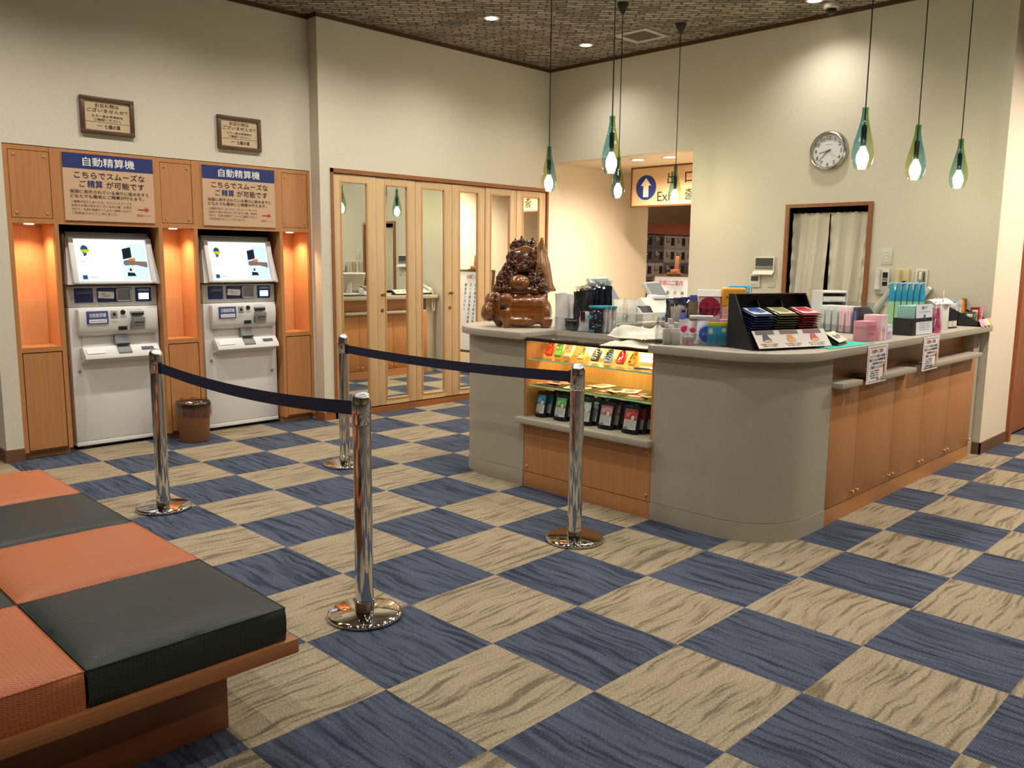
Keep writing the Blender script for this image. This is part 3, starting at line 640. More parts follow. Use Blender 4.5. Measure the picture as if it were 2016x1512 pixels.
# ------------------------------------------------------------------ upholstered bench
def bench():
    t = T('bench', 'wooden bench with orange and dark green woven vinyl pads in the foreground', 'bench', (-.95, 1.1, 0))
    ox, oy = .95, -1.1
    X = lambda x: x+ox
    Y = lambda y: y+oy
    x1, y0, y1 = -.355, -.048, 2.28; x0 = -1.56
    wr = wood('#a2693c', '#925a30', 'X'); wry = wood('#a2693c', '#925a30', 'Y')
    t.part('rail', MB().box(X(x0), X(x1), Y(y0), Y(y0+.05), .273, .318, .003), wr, label='front rail')
    t.part('rail', MB().box(X(x1-.05), X(x1), Y(y0+.05), Y(y1), .273, .318, .003), wry, label='side rail')
    t.part('seat_board', MB().box(X(x0), X(x1-.05), Y(y0+.05), Y(y1), .278, .316), wr)
    t.part('plinth', MB().box(X(-1.45), X(-.489), Y(.153), Y(2.1), 0, .278, .002), wood('#8a5530', '#7a4826', 'X'))
    org, drk = vinyl('#b96a40'), vinyl('#2a302b')
    for i in range(4):
        for j in range(2):
            a, b = (-.945, -.390) if j == 0 else (-1.505, -.952)
            c, d = -.033+.569*i, -.033+.569*i+.564
            dark = (i+j) % 2 == 0
            m = MB(); z0, z1 = .319, .431; n = 20; r = .022
            rings = []
            cx, cy, hx, hy = X((a+b)/2), Y((c+d)/2), (b-a)/2, (d-c)/2
            def top(u, v):
                p, q = 2*u-1, 2*v-1
                s_ = .5*math.sin(math.pi*p/2)+.5*p; s2 = .5*math.sin(math.pi*q/2)+.5*q
                ed = (1-abs(s_)**5)*(1-abs(s2)**5)
                return (cx+s_*hx, cy+s2*hy, z1-.012+.022*max(0, ed)**.6)
            m.grid(top, n, n)
            # sides with a slight belly
            per = [(-1, -1, 1, -1), (1, -1, 1, 1), (1, 1, -1, 1), (-1, 1, -1, -1)]
            for (p0, q0, p1, q1) in per:
                def side(u, v):
                    p, q = p0+(p1-p0)*u, q0+(q1-q0)*u; bl = .004*math.sin(math.pi*v)
                    return (cx+p*hx+bl*(q0 == q1)*0+bl*(p0 if p0 == p1 else 0), cy+q*hy+bl*(q0 if q0 == q1 else 0), z0+(z1-.012-z0)*v)
                m.grid(side, 6, 4)
            bmesh.ops.remove_doubles(m.bm, verts=m.bm.verts[:], dist=.0006)
            bmesh.ops.recalc_face_normals(m.bm, faces=m.bm.faces[:])
            pd = t.part('seat_pad', m, drk if dark else org, label=('dark green' if dark else 'orange')+' seat pad', ang=45)
            mm = MB(); zz = z1-.012
            mm.tube([(cx-hx, cy-hy, zz), (cx+hx, cy-hy, zz), (cx+hx, cy+hy, zz), (cx-hx, cy+hy, zz), (cx-hx, cy-hy, zz)], .0024, 6)
            t.part('piping', mm, drk if dark else org, pd)
bench()

# ------------------------------------------------------------------ reception counter
MYC = 2.035
def arc(cx, cy, r, a0, a1, n=14): return [(cx+r*math.cos(R_(a0+(a1-a0)*i/n)), cy+r*math.sin(R_(a0+(a1-a0)*i/n))) for i in range(n+1)]
TOPZ = .995
def counter():
    yR, yL, xF = -.245, 2.28, 2.22
    C0, C1 = .505, 1.50                                    # display case between these
    t = T('reception_counter', 'U shaped reception counter with grey stone corners and oak doors', 'counter', (3.6, .98, 0), world=True)
    for mir in (0, 1):
        r = .43 if mir else .35
        f = (lambda y: y) if not mir else (lambda y: MYC-y)
        e0 = C0 if not mir else MYC-C1
        out = [(xF, e0)]+arc(xF+r, yR+r, r, 180, 270)+[(2.80, yR)]
        inn = [(2.80, yR+.04)]+arc(xF+r, yR+r, r-.04, 270, 180)+[(xF+.04, e0)]
        pts = [(x, f(y)) for x, y in out+inn]
        t.part('corner_panel', MB().prism(pts, .102, .952), STONE, label='curved grey stone corner')
        o2 = [(xF-.004, e0)]+arc(xF+r, yR+r, r+.004, 180, 270)+[(2.80, yR-.004)]
        t.part('kick_band', MB().prism([(x, f(y)) for x, y in o2+inn], 0, .099), STONE)
        # wing front: oak carcass, doors, ledges
        def Bx(m, x0, x1, a, b, z0, z1, bv=0): m.box(x0, x1, f(a), f(b), z0, z1, bv); return m
        m = MB(); Bx(m, 2.80, 5.27, yR+.02, .20, .0, .775); Bx(m, 2.80, 5.27, yR+.002, yR+.02, 0, .094); Bx(m, 2.80, 5.27, yR+.10, .20, .775, .95)
        t.part('wing_carcass', m, OAKX)
        m = MB(); Bx(m, 5.26, 5.415, yR+.02, .15, .10, .95); Bx(m, 5.26, 5.415, yR+.016, .15, 0, .10)
        t.part('end_panel', m, STONE, label='grey end panel at the wall')
        seams = [2.80, 3.169, 3.709, 4.219, 4.722, 5.262]
        for i in range(5):
            a, b = seams[i]+.002, seams[i+1]-.002
            p = t.part('door', Bx(MB(), a, b, yR, yR+.019, .098, .772, .0012), OAK)
            for kx in [b-.028]+([a+.028] if i else []):
                m = MB(); n = 12; cy = f(yR)
                pr = [(0, -.022), (.008, -.021), (.011, -.015), (.006, -.008), (.005, .001)]
                if mir: pr = [(q, -w) for q, w in pr]
                m.lathe(pr, (kx, cy, .140), n, 'Y')
                t.part('knob', m, wood('#d3a274', '#c8955f', 'X'), p)
        for a, b in ((2.80, 3.062), (3.30, 3.88), (4.0, 5.20)):
            t.part('bag_ledge', Bx(MB(), a, b, yR-.06, yR+.11, .776, .806, .004), STONETOP, label='narrow grey stone ledge')
    # one continuous worktop
    yo, yi, xo, R2 = yR-.055, .52, xF-.05, .40
    pts = [(5.415, yo)]+list(reversed(arc(xo+R2, yo+R2, R2, 180, 270)))+[(xo, C0+.012), (2.50, C0+.012), (2.50, C1-.012), (xo, C1-.012)]
    R3 = .48; pts += [(x, MYC-y) for x, y in arc(xo+R3, yo+R3, R3, 180, 270)]+[(5.415, MYC-yo), (5.415, MYC-yi), (3.05, MYC-yi), (3.05, yi), (5.415, yi)]
    w = solo('countertop', MB().prism(pts, TOPZ-.045, TOPZ, 'xy', .004), STONETOP, 'grey speckled U shaped worktop of the reception counter', 'worktop')
    # display case
    d = T('display_case', 'lit glass display case set in the front of the counter', 'display case', (2.4, 1.0, 0), world=True)
    a, b = C0, C1; xb = 2.62
    m = MB(); m.box(xF, xF+.02, a+.003, b-.003, 0, .095); m.box(xF+.002, xF+.02, a+.003, b-.003, .1, .415); m.box(xF+.01, xb, a+.003, b-.003, .02, .41)
    kp = d.part('kick_panel', m, OAK)
    m = MB()
    for y in (a+.03, b-.03):
        for z in (.135, .385): m.lathe([(0, -.008), (.007, -.006), (.010, 0), (.010, .003)], (xF, y, z), 14, 'X')
    d.part('stud', m, wood('#d09a62', '#c48c54', 'X'), kp)
    d.part('sill', MB().box(xF-.05, xb, a-.006, b+.03, .418, .455, .004), STONETOP, label='grey stone sill')
    d.part('back_panel', MB().box(xb, xb+.02, a, b, .455, .948), wood('#cf9455', '#c38849', 'Z'))
    d.part('side_panel', MB().box(xF+.004, xb, b-.016, b-.002, .455, .955), wood('#b8824e', '#ac7642', 'Z')); d.part('side_panel', MB().box(xF+.004, xb, a+.002, a+.016, .455, .955), wood('#b8824e', '#ac7642', 'Z'))
    m = MB(); m.box(xF-.004, xF+.012, a+.002, b-.002, .944, .958); d.part('top_rail', m, BLACK, label='black rail'); d.part('rear_upstand', MB().box(2.488, 2.499, a+.015, b-.015, .9485, .994), STONETOP)
    d.part('top_glass', MB().box(xF, 2.488, a+.014, b-.014, .9585, .9645), clear('#7d7567', .55, .06))
    for z in (.655, .822):
        gl = d.part('glass_shelf', MB().box(xF+.02, xb-.01, a+.02, b-.02, z, z+.008), GLASS)
        d.part('glass_edge', MB().box(xF+.0165, xF+.0198, a+.02, b-.02, z, z+.008), P('#8fc9a8', .2, emit=.12), gl, label='green polished edge')  # faint glow put into the green edge, which is no lamp
    # warm strip lamp at the back, plus an added front strip
    tb = d.part('strip_lamp_and_fill', MB().box(xF+.24, xF+.262, a+.05, b-.05, .938, .948), E('#ffdf9e', 12))
    l = bpy.data.lights.new('case_strip', 'AREA'); l.shape = 'RECTANGLE'; l.size = .86; l.size_y = .02; l.energy = 8; l.color = (1, .76, .40)
    o = bpy.data.objects.new('case_strip', l); COL.objects.link(o); o.location = (xF+.25, 1.0, .936); o.rotation_euler = (0, R_(12), R_(90)); o.rotation_euler = (0, R_(-8), 0); o.data.size, o.data.size_y = .02, .86; l.energy = 6
    l2 = l.copy(); l2.energy = 1.6; o2 = bpy.data.objects.new('case_strip_fill', l2); COL.objects.link(o2); o2.location = (xF+.045, 1.0, .940); o2.rotation_euler = (0, R_(-25), 0)  # fill light added to brighten the soap fronts
    d.part('strip_lamp_and_fill', MB().box(xF+.036, xF+.054, a+.05, b-.05, .942, .950), E('#ffdf9e', 4))  # glowing strip added to go with the front fill
counter()

# soaps shaped like ice lollies on the upper glass shelf
def lollies():
    G = 'ice lolly soaps on the upper glass shelf'; z = .8305
    def lolly(y, kind, c1, c2, label, yaw):
        t = T('lolly_soap', label, 'soap', (2.37, y, z), yaw, G)
        tilt = Matrix.Rotation(R_(40), 4, 'Y')      # leaning back, stick up to the rear
        base = Matrix.Translation((0, 0, .016)) @ tilt
        m = MB().at(base)
        if kind == 'bar':
            m.box(-.017, .017, -.026, .026, -.005, .098, .011, 3)
        else:
            m.prism([(-.024*math.cos(a_)*(1 if a_ < 9 else 1), 0) for a_ in (0,)] and [(x_, z_) for x_, z_ in [(-.025, 0)]+[(-.025*math.cos(R_(k*15)), .058+.030*math.sin(R_(k*15))) for k in range(13)]+[(.025, 0), (.02, -.006), (-.02, -.006)]], -.014, .014, 'xz', .006)
            m.bm.verts.ensure_lookup_table()
        if kind != 'bar':
            for v in m.bm.verts:      # turn the outline to face the visitor
                q = base.inverted() @ v.co; v.co = base @ Vector((q.y, q.x, q.z))
            bmesh.ops.recalc_face_normals(m.bm, faces=m.bm.faces[:])
        m.at(None); bd = t.part('soap_body', m, P(c1, .35, trans=.0, noise=.12, nscale=60, coat=.3))
        m = MB().at(base); m.box(-.003, .003, -.006, .006, .085, .135, .002); m.at(None); t.part('stick', m, P('#d9b98a', .6))
        m = MB().at(base); rnd = random.Random(int(y*1000))
        if kind == 'bar':
            for k in range(7): m.ico((-.0165, rnd.uniform(-.018, .018), rnd.uniform(.01, .085)), (.003, .006, .006), 1)
        else:
            for k in range(9): m.ico((-.0145, rnd.uniform(-.017, .017), rnd.uniform(.0, .07)), (.004, rnd.uniform(.004, .009), rnd.uniform(.004, .006)), 1)
            if kind == 'stripe':
                for k in range(5): m.tube([(-.016, -.022, .005+.016*k), (-.017, 0, .011+.016*k), (-.016, .022, .005+.016*k)], .0026, 6)
        m.at(None); t.part('topping', m, P(c2, .4, coat=.2))
    lolly(1.43, 'bar', '#e0512c', '#f08a60', 'orange red lolly soap at the left end of the shelf', .25)
    lolly(1.355, 'bar', '#74b94b', '#d8ecd0', 'green lolly soap beside the orange red one', .2)
    lolly(1.275, 'bar', '#efc7a4', '#cf6a60', 'pale pink lolly soap dotted with red', .15)
    lolly(1.165, 'pop', '#e3cf95', '#7a8a45', 'cream lolly soap with small dark specks', .1)
    lolly(1.055, 'stripe', '#2c2f2a', '#e9e8dc', 'black lolly soap striped with white icing', 0)
    lolly(.952, 'stripe', '#8fb0cf', '#23262a', 'pale blue lolly soap under a black topping', 0)
    lolly(.862, 'pop', '#c22436', '#f2dede', 'red lolly soap with white icing', 0)
    lolly(.775, 'pop', '#e6a03a', '#6c2f20', 'orange lolly soap with a dark berry', -.1)
    for y, l in ((1.10, 'small red bordered sign behind the cream lolly soap'), (.70, 'small red bordered sign at the right end of the shelf')):
        t = T('price_sign', l, 'price sign', (2.52, y+.06, z), 0, 'small signs on the upper shelf')
        t.part('card', MB().box(-.002, .002, -.06, .06, .01, .07), P('#f1e2c8', .6)); m = MB(); m.box(-.003, -.0021, -.058, .058, .066, .069); m.box(-.003, -.0021, -.058, .058, .012, .015); m.box(-.003, -.0021, .055, .058, .012, .069); m.box(-.003, -.0021, -.058, -.055, .012, .069)
        text(m, 'ソープ', FX(-.0032, 0, .042), .035, .08, bold=.03); t.part('card_lettering', m, P('#a83a28', .6), smooth=False)
        t.part('card_foot', MB().box(-.012, .012, -.03, .03, 0, .01, .002), ACRYL)
    for y, x, l, h, rz in ((.655, 2.33, 'black foil packet lying at the right end of the upper shelf', '#1b1a1c', .5), (.60, 2.42, 'dark red striped packet behind the black foil packet', '#5b2326', .2)):
        solo('sample_packet', MB().pillow(-.045, .045, -.065, .065, 0, .016), P(h, .25, noise=.3, nscale=50), l, 'packet', (x, y, z), rz, 'packets on the upper shelf')
lollies()
# flat face mask packets on the lower glass shelf
def masks():
    G = 'flat packets on the lower glass shelf'; z = .6635
    cols = ['#e9b6ae', '#e7a39d', '#d9897f', '#f0d2c4', '#f3e3d3', '#efc6b4', '#f2d9cb', '#e2b09e', '#f4e6da', '#e9c1b2', '#eab7a6']
    rnd = random.Random(3); seen = ['leftmost', 'second', 'third', 'fourth', 'fifth', 'sixth', 'seventh', 'eighth', 'ninth', 'tenth', 'rightmost']
    for i in range(11):
        y = 1.40-.077*i; x = 2.36+rnd.uniform(-.03, .05); k = i % 3
        t = T('mask_packet', 'pink and white flat packet, %s along the lower glass shelf' % seen[i], 'packet', (x, y, z+.0085*k), rnd.uniform(-.5, .5), G)
        t.part('packet', MB().pillow(-.07, .07, -.055, .055, 0, .0095+.004*(i % 2)), P(cols[i], .3))
        m = MB(); m.prism([(-.05, -.03), (.0, -.035), (.04, 0), (0, .035), (-.05, .02)], .009+.004*(i % 2), .0107+.004*(i % 2)); t.part('print', m, P(['#c24a48', '#2a2326', '#d8746a'][i % 3], .4), label='printed area')
    for i, (y, x) in enumerate(((1.36, 2.29), (.92, 2.30), (.68, 2.29))):
        solo('dark_packet', MB().pillow(-.04, .04, -.075, .075, 0, .008), P('#231a1d', .3), 'dark packet at the %s of the lower glass shelf' % ('front left', 'front middle', 'front right end')[i], 'packet', (x-.005, y, z+.0), .1, 'dark packets on the lower glass shelf')
masks()
# black stand-up pouches on the stone sill
def pouches():
    G = 'black pouches in the display case'; z = .4555
    rows = [(1.412, .090, '#2f8fae', 'teal'), (1.245, .112, '#5d9a4b', 'green'), (1.045, .105, '#b9b9b9', 'grey'), (.886, .116, '#bd7f8a', 'mauve'), (.706, .122, '#c9363e', 'red')]
    blk = P('#17171a', .3, noise=.25, nscale=30)
    for (y, w, h, nm) in rows:
        for k in range(4):
            lab = ('front black pouch with a %s printed label' % nm) if k == 0 else ('%s black pouch behind the %s labelled front one' % (['', 'first', 'second', 'third'][k], nm))
            lean = R_(9+2*k)
            t = T('pouch', lab, 'pouch', (2.265+.045*k, y-.028*k+(.01 if k else 0), z), 0, G)
            H = .165; m = MB()
            def side(sg):
                def f(u, v):
                    p = 2*u-1; th = .020*(1-v)**.6*(1-abs(p)**4)+.0012
                    return (math.sin(lean)*H*v+sg*th+.018, p*w/2*(1-.03*math.sin(v*3.1)), math.cos(lean)*H*v)
                return f
            m.grid(side(1), 8, 10); m.grid(side(-1), 8, 10); bmesh.ops.remove_doubles(m.bm, verts=m.bm.verts[:], dist=.0003); bmesh.ops.recalc_face_normals(m.bm, faces=m.bm.faces[:])
            t.part('bag', m, blk)
            def lab_f(v0, v1, u0, u1, off):
                s_ = side(-1)
                def f(u, v):
                    q = s_(u0+(u1-u0)*u, v0+(v1-v0)*v); return (q[0]-off, q[1], q[2])
                return f
            t.part('label_paper', MB().grid(lab_f(.16, .86, .12, .86, .0012), 6, 6), P('#bdbcba', .6))
            t.part('label_print', MB().grid(lab_f(.50, .85, .13, .85, .0022), 6, 6), P(h, .5, noise=.35, nscale=45))
            if k == 0:
                m = MB(); Fm = FX(0, 0, 0)
                c = lab_f(.16, .86, .12, .86, .003); p0 = Vector(c(.5, .35)); p1 = Vector(c(.5, .45)); up = (p1-p0).normalized()
                M_ = lambda u, v: frame(c(u, v), (0, -1, 0), up)
                for q in range(4): text(m, '天然由来の入浴料です', M_(.5, .42-.085*q), .007, w*.6)
                for q in range(8): m.at(M_(.75, .07)); m.box(-.018+q*.0045, -.018+q*.0045+.0022+.001*(q % 2), -.004, .004, 0, .0004); m.at(None)
                t.part('label_lettering', m, P('#55565a', .7), smooth=False)
                m = MB(); m.at(M_(.3, .6)); m.lathe([(0, .0004), (.012, .0004), (.012, 0)], (0, 0, 0), 16); m.at(None)
                text(m, '入浴', M_(.72, .78), .016); text(m, '剤', M_(.72, .66), .016); t.part('label_motif', m, P('#e8dfd2', .6), smooth=False)
pouches()

# ------------------------------------------------------------------ paper notices taped to the worktop edge
def paper(x0, label):
    t = T('paper_notice', label, 'notice', (x0+.142, -.3045, .77), world=True, group='paper notices taped to the counter edge')
    x1, z0, z1, y = x0+.284, .772, .988, -.3045
    t.part('sheet', MB().box(x0, x1, y, y+.0008, z0, z1), P('#e9e4e0', .8))
    yy = y-.0008; cx = (x0+x1)/2
    m = MB(); b = .0016
    for (a0, a1, c0, c1) in ((x0+.022, x1-.022, z1-.014, z1-.012), (x0+.022, x1-.022, z0+.010, z0+.012), (x0+.014, x0+.017, z0+.02, z1-.022), (x1-.017, x1-.014, z0+.02, z1-.022)): m.box(a0, a1, yy, yy+.0006, c0, c1)
    for i, (s, f_) in enumerate((('シャンプーの当店への返却は', .78), ('離れているため利用時の際', .78), ('ご利用中の方に', .6), ('ご連絡くださいませ。', .74))): text(m, s, FY(cx, yy, z1-.062-.021*i), .018, .284*f_, bold=.04)
    for i, s in enumerate(('コインロッカー精算のお客様へ', '精算が終わった方は必ず', '鍵をご返却ください。', '係員まで')): text(m, s, FY(cx-.03, yy, z1-.145-.013*i), .0095, .13-.02*(i % 2), bold=.03)
    text(m, '館主', FY(cx+.02, yy, z0+.022), .013, .04, bold=.04)
    t.part('lettering', m, P('#2c2b33', .8), smooth=False)
    m = MB(); text(m, 'お客様へご案内', FY(cx-.01, yy, z1-.034), .024, .16, bold=.04); t.part('title_lettering', m, P('#c0303c', .7), label='red title', smooth=False)
    m = MB(); m.box(x1-.055, x1-.028, yy, yy+.0006, z0+.03, z1-.10); t.part('orange_picture', m, P('#d9824a', .7), label='orange picture strip'); m = MB(); m.box(x1-.047, x1-.037, yy-.0004, yy+.0002, z0+.05, z1-.115); t.part('picture_figure', m, P('#8a3c22', .7))
paper(3.103, 'paper notice with red title, the one nearer the rounded corner')
paper(3.966, 'paper notice with red title, under the pink bag')

# ------------------------------------------------------------------ carved wood sculpture
def sculpture():
    t = T('wood_carving', 'varnished root carving of many little figures round a ball', 'sculpture', (2.50, 1.84, TOPZ), R_(-45.3))
    S = .0005
    K = lambda cx, cy: ((cx-560)*S, (1350-cy)*S)
    def blob(name, build, mats, vox, sm=3, lab=None, disp=None):
        m = MB(); build(m); me = bpy.data.meshes.new('tmp'); m.bm.to_mesh(me); m.bm.free()
        o = bpy.data.objects.new('tmp', me); COL.objects.link(o)
        r = o.modifiers.new('r', 'REMESH'); r.mode = 'VOXEL'; r.voxel_size = vox
        s = o.modifiers.new('s', 'SMOOTH'); s.iterations = sm; s.factor = .5
        bpy.context.view_layer.update(); ev = o.evaluated_get(bpy.context.evaluated_depsgraph_get())
        nm = bpy.data.meshes.new_from_object(ev); bpy.data.objects.remove(o); bpy.data.meshes.remove(me)
        mm = MB(); mm.bm.from_mesh(nm); bpy.data.meshes.remove(nm)
        if disp:
            for v in mm.bm.verts: v.co = disp(v.co)
        return t.part(name, mm, mats, label=lab, ang=70)
    dark = wood('#74401a', '#43200c', 'Z', rough=.16, scale=.5, coat=.7, dist=3); mid = wood('#95581f', '#5a2e0f', 'X', rough=.16, scale=.4, coat=.8, dist=4); lite = wood('#a3703c', '#754822', 'Z', rough=.25, scale=.5, coat=.5, dist=3)
    rnd = random.Random(11)
    def base(m):
        # main trunk section
        m.box(-.135, .21, -.10, .13, .02, .228, .05, 5); m.box(-.06, .20, -.125, .10, .03, .215, .05, 5); m.box(-.13, -.03, -.13, .05, .07, .235, .04, 5)
        m.prism([(-.12, .18), (.20, .175), (.205, .228), (-.10, .238)], -.09, .12, 'xz', .02)
        m.ico((.19, .0, .10), (.045, .11, .09), 3)
        # left lobe hanging free
        m.ico((-.190, .0, .105), (.058, .09, .072), 3); m.ico((-.165, .01, .165), (.065, .07, .07), 3, Matrix.Rotation(R_(-25), 4, 'Y')); m.ico((-.215, .0, .085), (.034, .07, .05), 3)
        # feet
        m.tube([(-.085, -.115, .12), (-.078, -.122, .05), (-.075, -.122, .0)], [.04, .026, .019], 14)
        m.tube([(-.12, -.01, .08), (-.125, .0, .02), (-.125, .0, .0)], [.05, .03, .018], 12); m.tube([(.19, .05, .08), (.20, .05, .0)], [.045, .028], 12); m.tube([(.19, -.08, .06), (.195, -.085, .0)], [.05, .032], 12)
        m.ico((.02, -.09, .045), (.13, .05, .04), 3)
    def bd(c):
        n = .003*math.sin(c.x*30+c.z*11)*math.sin(c.z*22+1)+.0015*math.sin(c.x*90+c.y*60)
        d = Vector((c.x*.6, c.y, (c.z-.12)*.7)); d = d.normalized() if d.length > 1e-6 else d
        k = Vector((-.098, -.135, .125)); q = (c-k)
        dep = -.016*math.exp(-(q.x**2/.0007+q.z**2/.0016)) if c.y < -.06 else 0
        return c+d*(n if c.z > .015 else 0)+Vector((0, -dep, 0))
    blob('root_base', base, mid, .008, 4, 'broad polished root base', bd)
    def knot(m): m.ico((-.098, -.121, .125), (.022, .012, .044), 3)
    m = MB(); knot(m); t.part('knot_hollow', m, P('#2a1208', .35), label='dark knot hollow')
    def peak(m):
        m.prism([(-.13, .22), (-.105, .33), (-.06, .42), (-.035, .52), (.05, .55), (.10, .53), (.14, .45), (.19, .32), (.205, .22)], .0, .11, 'xz')
        m.prism([(.13, .22), (.265, .245), (.235, .30), (.185, .46), (.168, .602), (.150, .605), (.145, .57), (.12, .50)], -.01, .09, 'xz', .012); m.tube([(.15, -.02, .23), (.155, .0, .42), (.15, .02, .545)], [.045, .042, .022], 12); m.tube([(.20, .0, .24), (.185, .02, .42), (.16, .04, .59)], [.05, .035, .012], 12)
        m.tube([(.125, .03, .5), (.118, .03, .598)], [.03, .008], 8)
    blob('peak', peak, lite, .007, 3, 'pale upright slab behind the figures')
    def ball(m): m.ico((.012, -.075, .298), (.070, .062, .056), 4)
    m = MB(); ball(m); t.part('ball', m, mid, label='smooth round ball')
    # little figures: a robe, a head, two arms
    def fig(m, x, y, z, s, a):
        R = Matrix.Rotation(a, 4, 'Z'); M0 = Matrix.Translation((x, y, z)) @ R; m.at(M0)
        m.lathe([(0, -.9*s), (.62*s, -.8*s), (.72*s, -.35*s), (.5*s, .25*s), (.58*s, .55*s), (.3*s, .85*s), (0, .9*s)], n=10)
        m.ico((0, -.12*s, 1.12*s), (.36*s, .36*s, .4*s), 2); m.ico((0, .0, 1.42*s), (.2*s, .2*s, .18*s), 1)
        m.tube([(-.55*s, 0, .5*s), (-.72*s, -.3*s, .05*s), (-.2*s, -.65*s, .1*s)], [.2*s, .18*s, .14*s], 7); m.tube([(.55*s, 0, .5*s), (.72*s, -.3*s, .05*s), (.2*s, -.65*s, .15*s)], [.2*s, .18*s, .14*s], 7)
        m.at(None)
    pts = []
    for row, (cy, x0, x1, n, s) in enumerate(((830, 262, 420, 4, .018), (760, 285, 440, 4, .020), (690, 300, 420, 4, .020), (620, 330, 520, 5, .021), (560, 390, 680, 7, .022), (490, 420, 830, 8, .022), (420, 440, 830, 7, .024), (350, 470, 790, 6, .026), (270, 490, 770, 5, .026), (215, 500, 740, 4, .023))):
        for i in range(n):
            cx = x0+(x1-x0)*(i+.5*(row % 2)*.6)/(max(1, n-1)); X, Z_ = K(min(cx, x1+12), cy+rnd.uniform(-14, 14))
            depth = -.10+.17*(Z_-.25)/.35 - .02*math.cos(i*1.3)
            pts.append((X, depth+rnd.uniform(-.012, .012), Z_, s*rnd.uniform(.85, 1.15)))
    for cx, cy, s in ((760, 640, .022), (770, 740, .026), (830, 700, .024), (890, 800, .036), (800, 850, .025), (720, 690, .022), (890, 640, .02), (760, 850, .02), (640, 560, .024), (860, 560, .022), (700, 560, .026), (840, 640, .022)):
        X, Z_ = K(cx, cy); pts.append((X, -.085+.13*(Z_-.25)/.35, Z_, s))
    dk2 = wood('#5c2f12', '#38190a', 'Z', rough=.14, scale=.6, coat=.8, dist=3)
    for X, y, z, s in pts:
        m = MB(); fig(m, X, y, z, s, rnd.uniform(-.8, .8)); t.part('carved_figure', m, dk2 if z > .28 else dark, ang=75)
    def fill(m):
        for X, y, z, s in pts: m.ico((X, y+.022, z-.004), (s*1.15, .03, s*1.3), 2)
        m.ico((.0, -.03, .25), (.15, .07, .05), 3); m.ico((-.06, .0, .30), (.085, .06, .08), 3); m.ico((.02, .03, .42), (.10, .05, .12), 3); m.ico((.12, .02, .3), (.09, .06, .1), 3)
    blob('figure_ground', fill, dk2, .007, 2, 'dark carved ground between the figures')
sculpture()

# ------------------------------------------------------------------ goods on the worktop: garment tray
Z0 = TOPZ+.0005
def open_tray(t, x0, x1, y0, y1, zf, zb, sides=True, th=.003, mat=None, name='clear_tray', d=None):
    """clear acrylic tray, low front at x0 (facing -x)"""
    m = MB(); m.box(x0, x1, y0, y1, 0, th); m.box(x0, x0+th, y0, y1, th, zf); m.box(x1-th, x1, y0, y1, th, zb)
    for y in (y0, y1-th): m.prism([(x0, th), (x1, th), (x1, zb), (x0+.5*(x1-x0), zb), (x0, zf)], y, y+th, 'xz')
    return t.part(name, m, mat or ACRYL)
def bag(m, w, d, h, lean=0.0, top=.35, n=8, seed=0):
    """upright soft packet facing -x: thickness d in x, width w in y, height h"""
    r = random.Random(seed); k = [r.uniform(-1, 1) for _ in range(6)]
    for sg in (1, -1):
        def f(u, v):
            p = 2*u-1; th = d/2*(1-top*v)*max(.12, (1-abs(p)**4))
            wob = .004*math.sin(5*u+3*v+k[0]*3)+.003*math.sin(11*v+k[1]*4+4*u)
            return (lean*h*v+sg*th+wob, p*w/2*(1+.02*math.sin(4*v+k[2])), h*v*(1+.015*math.sin(6*u+k[3])))
        m.grid(f, n, n)
    bmesh.ops.recalc_face_normals(m.bm, faces=m.bm.faces[:]); return m
